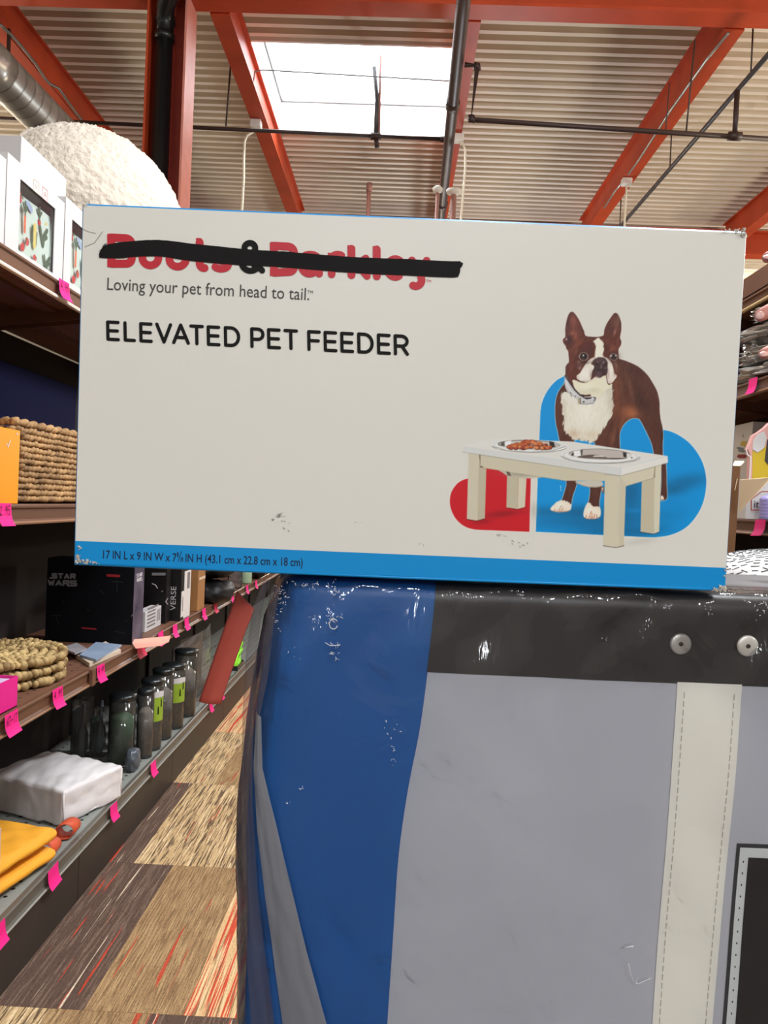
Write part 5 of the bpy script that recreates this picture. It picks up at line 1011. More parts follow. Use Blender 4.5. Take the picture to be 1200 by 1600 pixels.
def fline(body, p, q, height, m, name, bold=0., off=.0003):
    a, b = Vector(Fp(*p, off)), Vector(Fp(*q, off)); ex = (b-a).normalized(); ey = ex.cross(Vector((0, 1, 0))); ey = ey if ey.z > 0 else -ey
    g = G(); write(g, body, a, ex, ey, (b-a).length, height, bold); return put_on(name, g, m)
mm = BH/559.
fline('Loving your pet from head to tail.', (169.5, 453), (485, 469.3), 20*mm, 'ink_grey', 'tagline_lettering', 0)
fline('TM', (482, 458.5), (491, 459.2), 5*mm, 'ink_grey', 'trademark_lettering'); fline('TM', (668, 441.5), (675.5, 442), 4.6*mm, 'ink_red', 'trademark_lettering')
fline('17 IN L x 9 IN W x 7', (161, 872.3), (276, 877.4), 13.6*mm, 'ink_navy', 'size_lettering', .012); fline('1', (277, 870.5), (279, 870.6), 8.5*mm, 'ink_navy', 'size_lettering'); fline('8', (282, 877.5), (286.5, 877.7), 8*mm, 'ink_navy', 'size_lettering')
g = G(); px([[(278.5, 877), (284, 861.5)]], .9, g, .0004); put_on('fraction_bar', g, 'ink_navy')
fline('IN H (43.1 cm x 22.8 cm x 18 cm)', (290, 877.9), (473, 884.8), 13.6*mm, 'ink_navy', 'size_lettering', .012)
# black marker bar
top = [(157, 399), (159, 390), (161, 386), (166, 384.5), (172, 382), (190, 379), (212, 377), (232, 375.6), (250, 375.2), (275, 377.5), (300, 381), (340, 385), (375, 388.8), (410, 391.5), (450, 393.6), (500, 398), (559, 402.5), (637, 405.2), (690, 408), (714, 409), (720, 408.2), (726, 412)]
bot = [(157.5, 403), (170, 404), (192, 404), (210, 402), (225, 401), (245, 400.6), (262, 402), (285, 406), (300, 408), (340, 412), (375, 414.6), (430, 417), (480, 421), (533, 425.4), (590, 429), (637, 430.8), (690, 433.4), (717, 434.2), (721, 424), (722, 418), (725, 415)]
def samp(l, x):
    for (ax, ay), (bx, by) in zip(l[:-1], l[1:]):
        if ax <= x <= bx: return ay+(by-ay)*(x-ax)/(bx-ax or 1)
    return l[-1][1]
g = G(); xs = [157.5+i*(560/90) for i in range(91)]; tv = [Fp(x, samp(top, x)+.5*nz(x*.2, 1, 0), .0006) for x in xs]; bv = [Fp(x, samp(bot, x)+.4*nz(x*.15, 5, 0), .0006) for x in xs]
g.add(tv+bv, [(i, i+1, 92+i, 91+i) for i in range(90)]); g.add([Fp(x, y, .0006) for x, y in ((717.4, 409.2), (720, 408.2), (726, 412), (724.5, 416), (721.5, 420), (721, 426), (717.5, 434.2))], [(0, 1, 2, 3, 4, 5, 6)]); put_on('marker_bar', g, 'marker')
g = G()
for l in ([(165, 387), (172, 384), (176, 383.2)], [(163, 385), (168, 381.5)], [(166, 384), (170, 380.5)], [(158, 393), (163, 389)]): px([l], .8, g, .0007)
put_on('marker_fray', g, 'marker')
# scuffs and torn corners
g = G(); rs = random.Random(4)
for (x, y, n, L, a) in ((436, 806, 9, 7, -.35), (428, 812, 4, 5, -.5), (448, 826, 4, 4, .9), (446, 816, 5, 3, .7), (661, 849, 3, 2, 1.), (657, 852, 2, 1.5, .3), (805, 846, 3, 4, .5), (818, 850, 4, 3, 1.), (560, 818, 2, 3, .2), (372, 376, 0, 3, 1), (174, 333, 0, 1, 0), (505, 331, 2, 3, .6), (782, 835, 3, 8, .3)):
    for k in range(n): X, Y = x+rs.uniform(-6, 6), y+rs.uniform(-3, 3)-(x-436)*0; px([[(X, Y), (X+L*math.cos(a)*rs.uniform(.3, 1), Y+L*math.sin(a)*rs.uniform(.3, 1))]], rs.uniform(.4, .9), g, .00035)
px([[(135, 386), (150, 380), (163, 362)], [(132, 358), (140, 362), (152, 365)]], .7, g, .0003)
put_on('scuff_marks', g, 'scuff')
def chips(name, spots, seed):
    rs = random.Random(seed); g = G()
    for x, y, sx, sy, k in spots:
        for _ in range(k):
            c = Vector(Fp(x+rs.uniform(-sx, sx), y+rs.uniform(-sy, sy), .0005+rs.random()*.0012)); r = rs.uniform(.0005, .0016)
            g.add([tuple(c+Vector((rs.uniform(-1, 1), rs.uniform(-.6, .6), rs.uniform(-1, 1)))*r) for _ in range(4)], [(0, 1, 2), (0, 2, 3), (0, 3, 1), (1, 3, 2)])
    return put_on(name, g, 'torn')
chips('torn_corner', [(1157, 362, 7, 2.5, 40), (1163, 367, 4, 3, 24), (1140, 361, 12, 1, 14)], 1); chips('torn_corner', [(122, 872, 4, 6, 34), (130, 877, 9, 2.2, 40), (124, 856, 3, 3, 6), (148, 879, 8, 1, 8)], 2); chips('torn_corner', [(1128, 919, 5, 3, 60), (1118, 921, 6, 2, 26), (1133, 890, .7, 1, 4), (1132, 900, .7, 2, 4)], 3); chips('torn_corner', [(136, 320, 3, 1.5, 10)], 4)
# printed dog and feeder picture
cv = paint_picture(); ny_, nx_ = cv.X.shape
Q = np.stack([cv.X.ravel(), cv.Y.ravel(), np.ones(cv.X.size)]); Q = HI@Q; U, V = Q[0]/Q[2], Q[1]/Q[2]
VX = np.stack([U*BW, np.full(U.size, -.00006), (1-V)*BH], 1)
idx = np.arange(ny_*nx_).reshape(ny_, nx_); a4 = np.stack([idx[1:, :-1], idx[1:, 1:], idx[:-1, 1:], idx[:-1, :-1]], -1).reshape(-1, 4)
keep = cv.A.ravel()[a4].max(1) > .01; a4 = a4[keep]; used, inv = np.unique(a4, return_inverse=True)
me = bpy.data.meshes.new('dog_picture'); me.from_pydata(VX[used].tolist(), [], inv.reshape(-1, 4).tolist())
white = lin((214, 211, 203)); base = lin((236, 234, 226)); colr = np.clip(lin(np.clip(cv.C.reshape(-1, 3)[used], 0, 255))/white*base, 0, 1)
at_ = me.color_attributes.new('print', 'FLOAT_COLOR', 'POINT'); at_.data.foreach_set('color', np.c_[colr, np.ones(len(colr))].astype(np.float32).ravel())
m = bpy.data.materials.new('printed_ink'); m.use_nodes = True; n = m.node_tree.nodes; b = n['Principled BSDF']; b.inputs['Roughness'].default_value = .38; b.inputs['Specular IOR Level'].default_value = .35
ca = n.new('ShaderNodeVertexColor'); ca.layer_name = 'print'; m.node_tree.links.new(ca.outputs[0], b.inputs['Base Color']); me.materials.append(m)
o = bpy.data.objects.new('dog_picture', me); COL.objects.link(o); o.parent = carton
# ------------------------------------------------------------------ wrapped canopy bag under the carton
bag = thing('wrapped_tent_bag', 'tall blue and grey vinyl bag wrapped in clear plastic under the big carton', 'bag', (.2, .72, 0))
YF = .556; BXL, BXR = -.1015, .52; ZT = 1.5135; RC = .03; DEP = .27
def side_x(z): return BXL+.016*max(0, (z-1.40)/.11)**1.5 - .004*math.exp(-((z-1.33)/.06)**2)
def ypush(x, z): return .0022*nz(x*9, z*9, 1)+.0012*nz(x*24, z*14, 3)-.004*math.exp(-((z-1.36)/.12)**2)*math.cos((x-.09)*8)
def bagpt(s, z, off=0., inset=0.):
    """s runs round the bag: 0 where the rounded corner meets the front; z is the height; inset rolls over the top."""
    q = math.pi*RC/2; xl = side_x(z)
    if s >= 0: p = Vector((xl+RC+s, YF+ypush(xl+RC+s, z), z)); nrm = Vector((0, -1, 0))
    elif s > -q: a = -s/RC; p = Vector((xl+RC-RC*math.sin(a), YF+RC-RC*math.cos(a)+ypush(xl+RC, z), z)); nrm = Vector((-math.sin(a), -math.cos(a), 0))
    else: p = Vector((xl, YF+RC+(-q-s), z)); nrm = Vector((-1, 0, 0))
    p += nrm*(off-inset); return p
def rows(z0, z1, n, roll):
    r = [(z0+(z1-z0)*i/n, 0.) for i in range(n+1)]
    if roll: r = [(z0+(ZT-.012-z0)*i/n, 0.) for i in range(n+1)]+[(ZT-.012+.012*math.sin(R(a)), .012*(1-math.cos(R(a)))) for a in (20, 40, 60, 80, 90)]+[(ZT, .03), (ZT, .08)]
    return r
SEAM = [at(x, y, Y=YF) for x, y in ((683, 905), (683, 922), (668, 1050), (655, 1150), (640, 1210), (622, 1330), (615, 1450), (605, 1600))]
SZ = [(p.z, p.x) for p in SEAM][::-1]
_z = np.linspace(SZ[0][0], SZ[-1][0], 120); _s = np.interp(_z, [a for a, b in SZ], [b for a, b in SZ])
for _ in range(3): _s = np.convolve(np.pad(_s, 5, mode='reflect', reflect_type='odd'), np.ones(11)/11, 'valid')
SZ = list(zip(_z.tolist(), _s.tolist()))
def itp(tab, z):
    if z <= tab[0][0]: return tab[0][1]+(z-tab[0][0])*(tab[1][1]-tab[0][1])/(tab[1][0]-tab[0][0])*.3
    for (a, b), (c_, d) in zip(tab[:-1], tab[1:]):
        if a <= z <= c_: f = (z-a)/(c_-a); f = f; return b+(d-b)*f
    return tab[-1][1]
def sx(x, z): return x-side_x(z)-RC
def panel(name, m, xa, xb, rws, nu, off=0., par=None):
    g = G(); v = []; k = nu+1
    for z, ins in rws:
        a, b = xa(z), xb(z)
        for i in range(k): v.append(bagpt(a+(b-a)*i/nu, z, off, ins))
    g.add(v, [(j*k+i, j*k+i+1, (j+1)*k+i+1, (j+1)*k+i) for j in range(len(rws)-1) for i in range(nu)])
    return put(name, g, m, par or bag, smooth=True)
SB = -DEP; SR = BXR-BXL-RC
ZB = at(760, 1053, Y=YF).z
zb = lambda x: ZB-.0015*math.sin((x+.02)*22)
panel('blue_panel', 'vinyl_blue', lambda z: SB, lambda z: sx(itp(SZ, z), z)+.006, rows(.02, 0, 90, True), 60)
panel('grey_panel', 'vinyl_grey', lambda z: sx(itp(SZ, z), z), lambda z: SR, rows(.02, ZB+.002, 140, False), 50, .0006)
g = panel('charcoal_band', 'vinyl_char', lambda z: sx(itp(SZ, z), z)-.0006, lambda z: SR, rows(ZB, 0, 12, True), 60, .0012)
top = G().box(side_x(ZT)+.09, BXR-.05, YF+.07, YF+.23, ZT-.01, ZT-.0008); put('bag_top', top, 'vinyl_char', bag)
put('bag_core', G().box(BXL+.012, BXR, YF+.02, YF+DEP, .0, ZT-.012), 'vinyl_char', bag, bevel=.02)
WL = [(p.z, p.x) for p in (at(x, y, Y=YF) for x, y in ((1057, 1057), (1041, 1250), (1017, 1600)))][::-1]; WR = [(p.z, p.x) for p in (at(x, y, Y=YF) for x, y in ((1159, 1060), (1143, 1250), (1112, 1600)))][::-1]
def lineat(tab): 
    (z0, x0), (z1, x1) = tab[0], tab[-1]; return lambda z: x0+(x1-x0)*(z-z0)/(z1-z0)
wl, wr = lineat(WL), lineat(WR)
stripe = panel('white_stripe', 'webbing', lambda z: sx(wl(z), z), lambda z: sx(wr(z), z), rows(.5, ZB+.001, 60, False), 8, .0013)
g = G()
for f in (.115, .885):
    z = .9
    while z < ZB-.004:
        x = wl(z)*(1-f)+wr(z)*f; x2 = wl(z+.0042)*(1-f)+wr(z+.0042)*f; a, b = bagpt(sx(x, z), z, .0019), bagpt(sx(x2, z+.0042), z+.0042, .0019); g.tube([a, b], .00028, 4); z += .0062
tag(put('stitching', g, 'thread', stripe), kind='stuff')
# window with pale piping
c1, c2 = at(1150, 1316, Y=YF), at(1128, 1600, Y=YF); WX = [(c2.z, c2.x), (c1.z, c1.x)]; wx = lineat(WX); zw = c1.z
panel('window_border', 'piping_dark', lambda z: sx(wx(z), z), lambda z: SR-.03, rows(.6, zw, 40, False), 30, .0012)
panel('window_piping', 'piping', lambda z: sx(wx(z)+.0024, z), lambda z: SR-.033, rows(.61, zw-.0028, 40, False), 30, .0016)
panel('window_pane', 'window_black', lambda z: sx(wx(z)+.0088, z), lambda z: SR-.04, rows(.62, zw-.0098, 40, False), 30, .0019)
g = G(); z = 1.0
while z < zw-.006: x = wx(z)+.0056; g.ball(bagpt(sx(x, z), z, .0017), .0005, .0003, .0009, 6); z += .0085
tag(put('stitching', g, 'rivet_dark', bag), kind='stuff')
for px_, py_ in ((1061, 1005), (1166, 1008.5), (1290, 1012)):
    p = at(px_, py_, Y=YF); q = bagpt(sx(p.x, p.z), p.z, .0016); r = .0077
    rv = put('rivet', G().lathe(q, (0, -1, 0), [(r, 0), (r, .0008), (r*.86, .0016), (r*.5, .0012), (r*.3, .0018), (r*.2, .0016)], 28), 'rivet', bag, smooth=True)
    put('rivet_hole', G().lathe(q+Vector((0, -.0011, 0)), (0, -1, 0), [(r*.2, 0), (r*.2, .0009), (0, .0009)], 14), 'rivet_dark', rv)
# clear plastic wrap
def wrap(s, z, inset):
    c_ = math.exp(-((s+.02)/.035)**2); q = .0035+.0035*c_*max(0, min(1, (1.53-z)/.1))
    q += .0022*abs(nz(s*16+z*9, z*12, 2))+.0030*max(0, nz(s*11-z*9, z*7+s*5, 9))*min(1, max(0, (z-1.1)/.2))+c_*.003*nz(s*60, z*6, 4)
    tp = min(1, max(0, (z-1.435)/.04)); q += tp*(.0055*(.45-abs(nz(s*19+z*24, z*11-s*6, 5)))+.006*nz((s*.8-z*.62)*46, (s*.6+z*.8)*7, 8))
    return bagpt(s, z, q, inset*.8)
g = G(); rw = rows(.05, 0, 150, True); nu = 130; k = nu+1; v = []
for z, ins in rw: v += [wrap(SB+(SR-SB)*i/nu, z+(.0022 if ins else 0), ins) for i in range(k)]
g.add(v, [(j*k+i, j*k+i+1, (j+1)*k+i+1, (j+1)*k+i) for j in range(len(rw)-1) for i in range(nu)]); wrp = put('plastic_wrap', g, 'film', bag, smooth=True)
# loose pleats of wrap along the rounded corner
def ribbon(name, left, right, m, yo, par, n=40, wob=.0012):
    g = G(); lt = [at(x, y, Y=YF+yo) for x, y in left]; rt = [at(x, y, Y=YF+yo) for x, y in right]
    def along(l, t):
        f = t*(len(l)-1); i = min(int(f), len(l)-2); return l[i].lerp(l[i+1], f-i)
    def fn(u, v): 
        p = along(lt, v).lerp(along(rt, v), u); return p+Vector((0, wob*nz(u*5, v*9, 1)-.002*math.sin(math.pi*u), 0))
    g.grid(fn, 10, n); return put(name, g, m, par, smooth=True)
ribbon('wrap_fold', [(400, 1110), (396, 1200), (402, 1300), (414, 1400), (428, 1500), (444, 1620)], [(408, 1120), (410, 1200), (434, 1300), (458, 1400), (480, 1490), (516, 1620)], 'film_fold', -.012, wrp)
ribbon('wrap_pleat', [(412, 905), (395, 950), (384, 1020), (379, 1120), (376, 1250), (380, 1400), (388, 1530), (393, 1620)], [(424, 905), (409, 950), (402, 1020), (396, 1120), (394, 1250), (403, 1400), (420, 1530), (432, 1620)], 'film_edge', -.006, wrp)
ribbon('wrap_pleat', [(424, 915), (412, 990), (404, 1060), (399, 1130)], [(438, 915), (426, 990), (418, 1060), (404, 1130)], 'film_edge', -.009, wrp)
# crinkles and small tears in the wrap
rs = random.Random(9); g = G()
def crk(x, y, n, sx_, sy_, L, r=.00022):
    for _ in range(n):
        X, Y = x+rs.gauss(0, sx_), y+rs.gauss(0, sy_); a = rs.uniform(0, 6.28); l = L*rs.uniform(.4, 1.2); pts = [(X+l*t*math.cos(a+t), Y+l*t*math.sin(a+t)) for t in (0, .5, 1)]
        g.tube([at(p, q, Y=YF-.0085) for p, q in pts], r*rs.uniform(.5, 1.4), 4)
for x, y, n, sx_, sy_, L in ((440, 930, 22, 5, 16, 5), (432, 968, 8, 4, 8, 4), (524, 925, 14, 2.5, 14, 4), (520, 966, 12, 6, 6, 5), (524, 1008, 5, 6, 2, 6), (522, 1024, 8, 6, 5, 6), (618, 1140, 6, 8, 6, 3), (613, 1170, 10, 2.5, 14, 3), (490, 912, 10, 20, 2, 4), (468, 1232, 3, 3, 1, 5), (448, 1255, 3, 2, 3, 3), (465, 1020, 4, 10, 10, 3), (1145, 935, 10, 10, 6, 4), (1190, 950, 12, 6, 10, 5), (1105, 955, 8, 5, 6, 3), (946, 997, 3, 3, 5, 4), (986, 1479, 3, 3, 2, 3), (994, 1533, 4, 3, 3, 3), (484, 915, 6, 8, 2, 5), (800, 935, 4, 20, 4, 5)): crk(x, y, n, sx_, sy_, L)
tag(put('wrap_crinkles', g, 'crinkle', wrp, smooth=True), kind='stuff')
for l, r in ((arc(521, 975, 6.5, 8, 20, 330, 12), .0004), ([(508, 1004), (516, 1009), (530, 1008)], .0003), ([(976, 1481), (990, 1478)], .0004), ([(982, 1505), (986, 1525), (995, 1538), (1018, 1528)], .0002)):
    put('wrap_tear', G().tube([at(x, y, Y=YF-.0085) for x, y in l], r, 5), 'crinkle', wrp, smooth=True)
# red strip of tape hanging off the wrap
lt = [at(x, y, Y=.60) for x, y in ((371, 923), (356, 965), (340, 1010), (325, 1055), (311, 1096))]; rt = [at(x, y, Y=.585) for x, y in ((398, 952), (384, 985), (372, 1020), (358, 1060), (345, 1100))]
g = G()
def fn(u, v):
    f = v*4; i = min(int(f), 3); return lt[i].lerp(lt[i+1], f-i).lerp(rt[i].lerp(rt[i+1], f-i), u)+Vector((0, -.003*math.sin(u*math.pi)*(.3+v), 0))
g.grid(fn, 8, 16); put('tape_strip', g, 'tape_red', bag, smooth=True, solid=.0005)
# ------------------------------------------------------------------ goods round the far shelving
M('foil_bag', (176, 174, 172), .25, metal=.55, var=.3, vscale=9., bump=.8, bscale=14, coat=.6); M('teal', (40, 150, 150), .5); M('toy_white', (218, 216, 214), .45); M('card_pink', (226, 170, 164), .5); M('card_yellow', (206, 176, 36), .5); M('carton_brown', (128, 88, 56), .7, var=.08); M('flap_pale', (240, 216, 178), .75, var=.04); M('violet', (170, 160, 220), .3); M('print_dark', (60, 56, 62), .5); M('pillow_white', (226, 226, 224), .55, var=.03, bump=.3, bscale=10); M('dash_grey', (96, 98, 98), .7); M('grey_blue', (110, 122, 130), .5); M('skin', (226, 150, 134), .5, var=.08, vscale=40., bump=.15, bscale=250); M('nail', (238, 186, 176), .3); M('sleeve', (66, 60, 70), .9)
def foil(label, c, r, seed, dz):
    o = lumpy('foil_package', label, c, *r, 'foil_bag', 'package', seed, dz, .30, 3.2, 56, 3.2, R(12)); o['group'] = 'silver wrapped packages'; return o
zs = 2.146
foil('silver wrapped package lying on the shelf above the pink note', (1.62, 3.18, zs+.036), (.15, .30, .036), 2, zs); foil('silver wrapped package second from the bottom of its stack', (1.64, 3.17, zs+.118), (.16, .30, .036), 6, zs+.082); foil('silver wrapped package on top of the lower stack', (1.62, 3.2, zs+.2), (.15, .29, .034), 11, zs+.165)
foil('crumpled silver package near the shelf strip at the very top', (1.60, 3.12, zs+.272), (.13, .2, .026), 15, zs+.242)
p = at(1168, 495, X=1.80); t = tag(put('teal_clip', G().box(p.x, p.x+.03, p.y-.03, p.y+.03, zs+.002, min(2.44, at(1168, 474, X=1.80).z)), 'teal', bevel=.01), 'teal plastic upright beside the silver packages', 'clip')
zs = 1.567
def upright(name, label, x0, x1, yt, X, d, m, cat, z0, ylab=None):
    a, b = at(x0, yt, X=X), at(x1, yt, X=X); ya, yb = min(a.y, b.y), max(a.y, b.y); zt = at((x0+x1)/2, yt, X=X).z
    t = thing(name, label, cat, (X+d/2, (ya+yb)/2, z0)); put('carton', G().box(X, X+d, ya, yb, z0+.001, zt), m, t, bevel=.003); return t, ya, yb, zt
t, ya, yb, zt = upright('toy_box', 'white toy carton with red and yellow print behind the cardboard flap', 1146, 1176, 662, 1.62, .2, 'toy_white', 'box', zs)
ex = lambda x, y: at(x, y, X=1.6185)
g = G(); strokes(g, [[(1158, 694), (1164, 696)], [(1160, 691), (1166, 692)]], 4, ex, 6); put('yellow_print', g, 'card_yellow', t); g = G(); strokes(g, [[(1154, 713), (1164, 713)]], 6, ex, 4); put('red_print', g, 'logo_red', t); g = G(); strokes(g, [[(1153, 700), (1160, 702)], [(1155, 704), (1162, 705)]], 4, ex, 6); strokes(g, [[(1161, 679), (1161, 683)]], 1.2, ex, 4); put('grey_print', g, 'grey_blue', t)
Y3 = 2.98
def cutout(name, label, pts, Y, m, th, cat, z0):
    q = [at(x, y, Y=Y) for x, y in pts]; g = G(); n = len(q); v = [(p.x, Y, max(p.z, z0)) for p in q]+[(p.x, Y+th, max(p.z, z0)) for p in q]
    g.add(v, [tuple(range(n)), tuple(reversed(range(n, 2*n)))]+[(i, n+i, n+(i+1) % n, (i+1) % n) for i in range(n)]); return g, v
t = thing('toy_card', 'yellow and pale printed toy card standing behind the cardboard flap', 'card', (1.62, Y3, zs))
g, v = cutout('', '', ((1171, 760), (1173, 712), (1169, 702), (1174, 690), (1178, 680), (1188, 674), (1196, 668), (1204, 660), (1222, 660), (1222, 800), (1171, 800)), Y3, 'card_pink', .03, 'card', zs+.001); put('card', g, 'card_pink', t)
g, v = cutout('', '', ((1175, 800), (1176, 704), (1183, 708), (1192, 702), (1200, 694), (1215, 720), (1215, 800)), Y3-.002, '', .002, '', zs+.002); put('yellow_print', g, 'card_yellow', t)
g, v = cutout('', '', ((1176, 702), (1177, 688), (1184, 678), (1194, 674), (1198, 684), (1194, 700), (1184, 707)), Y3-.003, '', .002, '', zs+.002); put('pale_print', g, 'toy_white', t)
g, v = cutout('', '', ((1195, 720), (1199, 688), (1204, 680), (1210, 720), (1204, 730)), Y3-.004, '', .002, '', zs+.002); put('dark_print', g, 'print_dark', t)
g = G(); strokes(g, [[(1166, 702), (1168, 710), (1173, 714), (1173, 724), (1171, 750)]], 2, lambda a, b: at(a, b, Y=Y3-.006), 6); put('white_outline', g, 'toy_white', t)
t = thing('printed_carton', 'white carton with a framed word below the cardboard flap', 'box', (1.6, 2.86, zs))
a = at(1165, 800, Y=2.86); zt = at(1180, 752, Y=2.86).z; put('carton', G().box(a.x, a.x+.42, 2.86, 2.93, zs+.001, zt), 'toy_white', t)
g = G(); ey = lambda x, y: at(x, y, Y=2.858); strokes(g, [[(1174, 797), (1174, 780), (1190, 768), (1206, 768), (1206, 797), (1174, 797)]], 1.3, ey, 4); put('orange_frame', g, 'orange', t); g = G(); p0 = at(1178, 793, Y=2.858); write(g, "it's", p0, (1, 0, 0), (0, 0, 1), .04, .028); put('lettering', g, 'print_dark', t)
p = at(1196, 800, Y=2.80); t = thing('violet_bottle', 'ribbed violet bottle in front of the framed word', 'bottle', (p.x+.012, 2.80, zs)); hz = at(1196, 772, Y=2.80).z-zs
pr = [(.03, .001)]
for k in range(7): pr += [(.034, hz*(k+.3)/8), (.030, hz*(k+.8)/8)]
pr += [(.028, hz*.9), (.012, hz*.95), (.012, hz), (0, hz)]; put('bottle_body', G().lathe((p.x+.012, 2.80, zs), (0, 0, 1), pr, 20), 'violet', t, smooth=True)
# cardboard carton with an open flap
yq = 2.40; A1, A2, A3, A4 = at(1146, 728, Y=yq), at(1157, 728, Y=yq), at(1148, 862, Y=yq), at(1138, 862, Y=yq)
t = thing('cardboard_carton', 'open brown cardboard carton with a pale raised flap', 'box', (1.2, 2.6, 0)); zt = A1.z
x0 = A4.x-.02; bt = -.02
put('carton', G().hexa([(x0+bt-.5, yq+.02, 0), (A3.x+bt, yq+.02, 0), (A3.x+bt, yq+.38, 0), (x0+bt-.5, yq+.38, 0)], [(A1.x-.5, yq, zt), (A2.x, yq, zt), (A2.x, yq+.36, zt), (A1.x-.5, yq+.36, zt)]), 'carton_brown', t)
f = [at(x, y, Y=yq+yy) for x, y, yy in ((1157, 750, -.01), (1204, 746, -.10), (1201, 752, -.10), (1154, 801, -.01))]
g = G().hexa([p+Vector((0, 0, 0)) for p in f], [p+Vector((.002, .005, .001)) for p in f]); put('flap', g, 'flap_pale', t); put('tape_scratch', G().tube([at(1152, 748, Y=yq-.002), at(1148, 766, Y=yq-.002)], .0016, 5), 'flap_pale', t)
g = G().hexa([at(1146, 728, Y=yq-.004), at(1157, 728, Y=yq-.004), at(1163, 722, Y=yq+.03), at(1149, 722, Y=yq+.03)], [p+Vector((0, .004, .004)) for p in (at(1146, 728, Y=yq-.004), at(1157, 728, Y=yq-.004), at(1163, 722, Y=yq+.03), at(1149, 722, Y=yq+.03))]); put('rear_flap', g, 'flap_pale', t)
# dashed pillow on a hidden carton
pc = at(1180, 905, Y=1.95); hz = at(1165, 857, Y=1.95).z
t = thing('dashed_pillow', 'white pillow with short grey dashes beside the corner of the wrapped bag', 'pillow', (pc.x+.04, 1.95, hz-.26)); rx, ry, rz = .20, .20, .13
def pf(p):
    d = Vector((p.x/rx, p.y/ry, p.z/rz)); L = (abs(d.x)**3+abs(d.y)**3+abs(d.z)**2.2)**(1/2.6); d /= L; k = 1+.03*nz(d.x*2, d.y*2, d.z*2); return Vector((d.x*rx*k, d.y*ry*k, d.z*rz*k))
pcx = pc.x+.075; g = G().ball((pcx, 1.95, hz-rz), rx, ry, rz, 48, fn=pf); pl_ = put('pillow_body', g, 'pillow_white', t, smooth=True)
from mathutils.bvhtree import BVHTree
bv = BVHTree.FromPolygons([Vector(p) for p in g.v], g.f); g2 = G(); rs = random.Random(6)
ctr = Vector((pcx, 1.95, hz-rz))
for j in range(-9, 22):
    la = j*3.9; n = max(5, int(360*math.cos(R(la))/7.5))
    for i in range(n):
        lo = (i+.5*(j % 2)+rs.uniform(-.15, .15))*360/n; a = rs.choice([.15, .55, -.3, .6, .2]); l = rs.uniform(3.4, 5.6); pts = []
        for t4 in (0, .5, 1):
            q, w4 = R(la+a*l*t4), R(lo+l*t4/max(.25, math.cos(R(la)))); h = bv.ray_cast(ctr, Vector((math.cos(q)*math.cos(w4), math.cos(q)*math.sin(w4), math.sin(q))))
            if h[0] is not None: pts.append(h[0]+(h[0]-ctr).normalized()*.0006)
        if len(pts) == 3: g2.tube(pts, .0014, 4)
tag(put('printed_dashes', g2, 'dash_grey', t, smooth=True), kind='stuff')
zb_ = hz-2*rz
tag(put('closed_carton', G().box(pcx-.22, pcx+.24, 1.74, 2.17, 0, zb_-.0005), 'carton_brown', bevel=.004), 'closed brown carton carrying the dashed pillow', 'box')
p = at(1172, 846, Y=2.2); tag(lumpy('clear_pouch', 'crumpled clear pouch on the lower shelf behind the dashed pillow', (1.66, 2.98, 1.1+.155), .19, .30, .15, 'foil_bag', 'pouch', 44, 1.102, .25, 3., 48, 3.), None, None)
# ------------------------------------------------------------------ hand of a person reaching in from the side
YH = .98
def skin_chain(bm_pts, edges, radii):
    me = bpy.data.meshes.new('hand'); me.from_pydata([tuple(p) for p in bm_pts], edges, []); o = bpy.data.objects.new('hand', me); COL.objects.link(o)
    o.modifiers.new('skin', 'SKIN'); 
    for v, r in zip(me.skin_vertices[0].data, radii): v.radius = (r, r)
    me.skin_vertices[0].data[0].use_root = True
    md = o.modifiers.new('sub', 'SUBSURF'); md.levels = md.render_levels = 2
    dg = bpy.context.evaluated_depsgraph_get(); m2 = bpy.data.meshes.new_from_object(o.evaluated_get(dg)); v = [Vector(p.co) for p in m2.vertices]; f = [tuple(p.vertices) for p in m2.polygons]
    bpy.data.objects.remove(o); return v, f
wr_ = at(1440, 505, Y=YH+.05); pm = at(1350, 500, Y=YH+.02)
P_, E_, R_ = [wr_+Vector((.12, .03, -.02)), wr_, pm], [(0, 1), (1, 2)], [.032, .027, .034]
tips = [([(1300, 428), (1262, 400), (1226, 394), (1191, 405)], (0, -.02, -.03, -.035), .0098), ([(1295, 478), (1252, 472), (1214, 480), (1179, 497)], (0, -.02, -.03, -.03), .0104), ([(1298, 524), (1258, 530), (1220, 542), (1186, 556)], (0, -.02, -.03, -.035), .0096), ([(1306, 560), (1276, 584), (1250, 600), (1226, 612)], (0, -.01, -.02, -.02), .0082)]
nails = []
for pts, dy, r in tips:
    prev = 2
    for i, ((x, y), d) in enumerate(zip(pts, dy)):
        P_.append(at(x, y, Y=YH+d)); R_.append(r*(1.35, 1.12, 1.0, .74)[i]); E_.append((prev, len(P_)-1)); prev = len(P_)-1
    nails.append((P_[-1], P_[-2], r))
th = [(1352, 440), (1330, 392), (1306, 352), (1288, 326)]; prev = 2
for i, (x, y) in enumerate(th): P_.append(at(x, y, Y=YH-.01*i)); R_.append((.017, .014, .0125, .009)[i]); E_.append((prev, len(P_)-1)); prev = len(P_)-1
v, f = skin_chain(P_, E_, R_); g = G().add(v, f)
t = thing('person', 'person outside the picture whose pink fingertips reach in beside the box corner', 'person', (1.24, 1.22, 0)); put('hand', g, 'skin', t, smooth=True)
for a, b, r in nails:
    d = (a-b).normalized(); c_ = a-d*.004+Vector((0, -r*.62, .0)); rot = Vector((1, 0, 0)).rotation_difference(d).to_matrix(); put('fingernail', G().ball(c_, .0065, .0018, .0048, 12, rot=rot), 'nail', t, smooth=True)
sh_ = Vector((1.16, 1.20, 1.43)); el = wr_+Vector((.27, .07, -.10))
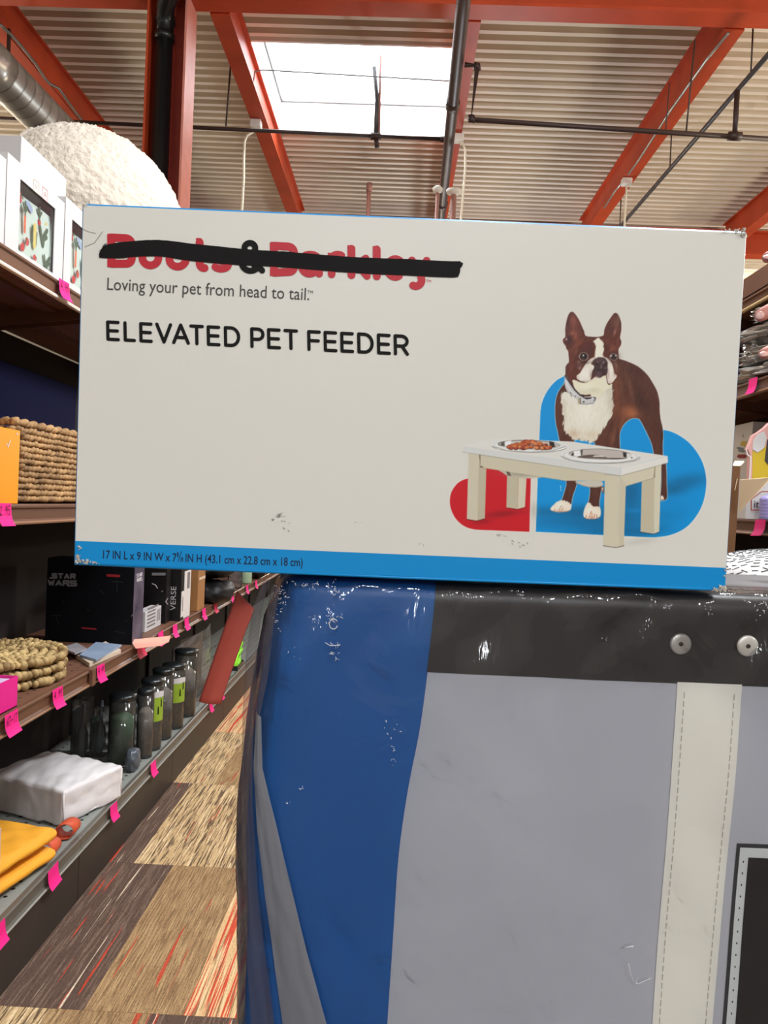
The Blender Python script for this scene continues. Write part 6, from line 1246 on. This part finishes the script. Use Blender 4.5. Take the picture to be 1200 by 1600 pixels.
M('shirt', (66, 60, 70), .9); M('trousers', (44, 48, 58), .9); M('hair', (52, 38, 30), .8); M('shoe', (30, 28, 28), .6); M('lip', (186, 106, 100), .5); M('eye_white', (236, 232, 226), .3); M('iris', (48, 36, 30), .3)
J = [Vector(p) for p in ((1.24, 1.22, .85), (1.24, 1.22, 1.10), (1.24, 1.215, 1.33), (1.23, 1.21, 1.42), (1.225, 1.20, 1.50))]+[sh_, el, wr_+Vector((.03, .01, 0)), Vector((1.27, 1.01, 1.41)), Vector((1.30, .96, 1.14)), Vector((1.22, .98, .93))]
v, f = skin_chain(J, [(0, 1), (1, 2), (2, 3), (3, 4), (3, 5), (5, 6), (6, 7), (3, 8), (8, 9), (9, 10)], [.145, .135, .15, .10, .058, .072, .052, .041, .072, .055, .042]); put('sleeve', G().add(v, f), 'shirt', t, smooth=True)
J = [Vector(p) for p in ((1.24, 1.22, .95), (1.24, 1.285, .80), (1.24, 1.31, .48), (1.26, 1.33, .09), (1.24, 1.155, .80), (1.23, 1.13, .48), (1.25, 1.11, .09))]
v, f = skin_chain(J, [(0, 1), (1, 2), (2, 3), (0, 4), (4, 5), (5, 6)], [.125, .08, .062, .055, .08, .062, .055]); put('trousers', G().add(v, f), 'trousers', t, smooth=True)
for yy in (1.33, 1.11):
    g = G().ball((1.20, yy, .045), .14, .05, .06, 16); g.v = [(x, y, max(z, .001)) for x, y, z in g.v]; put('shoe', g, 'shoe', t, smooth=True)
hc = Vector((1.205, 1.20, 1.645))
def hf(p):
    k = 1-.14*max(0, -p.z/.12)**1.5; return Vector((p.x*k-.012*math.exp(-((p.z+.015)/.03)**2)*(1 if p.x < -.06 and abs(p.y) < .02 else 0), p.y*k, p.z))
put('head', G().ball(hc, .098, .076, .122, 32, fn=hf), 'skin', t, smooth=True); put('neck', G().tube([(1.225, 1.20, 1.47), (1.215, 1.20, 1.58)], [.056, .05], 16), 'skin', t, smooth=True)
put('nose', G().ball(hc+Vector((-.102, 0, -.018)), .016, .013, .022, 10), 'skin', t, smooth=True); put('mouth', G().ball(hc+Vector((-.088, 0, -.058)), .009, .024, .007, 10), 'lip', t, smooth=True)
for sy in (-1, 1):
    put('eye', G().ball(hc+Vector((-.088, sy*.031, .006)), .010, .014, .009, 10), 'eye_white', t, smooth=True); put('iris', G().ball(hc+Vector((-.096, sy*.031, .006)), .004, .006, .006, 8), 'iris', t, smooth=True); put('ear', G().ball(hc+Vector((.006, sy*.078, -.01)), .020, .010, .032, 10), 'skin', t, smooth=True)
def hr(p): return p*(1+.03*nz(p.x*60, p.y*60, p.z*60))
g = G().ball(hc+Vector((.012, 0, .022)), .104, .086, .116, 32, fn=hr); g.v = [(x if z > hc.z+.06 else max(x, hc.x-.02), y, max(z, hc.z-.06)) for x, y, z in g.v]; put('hair', g, 'hair', t, smooth=True)
other = Vector((1.22, .98, .93)); put('hand', G().ball(other+Vector((-.01, 0, -.055)), .022, .035, .06, 14), 'skin', t, smooth=True)
for k, (dy, L_) in enumerate(((-.027, .07), (-.009, .08), (.009, .075), (.026, .06))): put('finger', G().tube([other+Vector((-.012, dy, -.095)), other+Vector((-.022, dy, -.095-L_*.55)), other+Vector((-.04, dy, -.095-L_))], [.0095, .0085, .006], 10), 'skin', t, smooth=True)
put('thumb', G().tube([other+Vector((-.02, -.03, -.04)), other+Vector((-.045, -.045, -.075)), other+Vector((-.052, -.045, -.105))], [.012, .0105, .007], 10), 'skin', t, smooth=True)
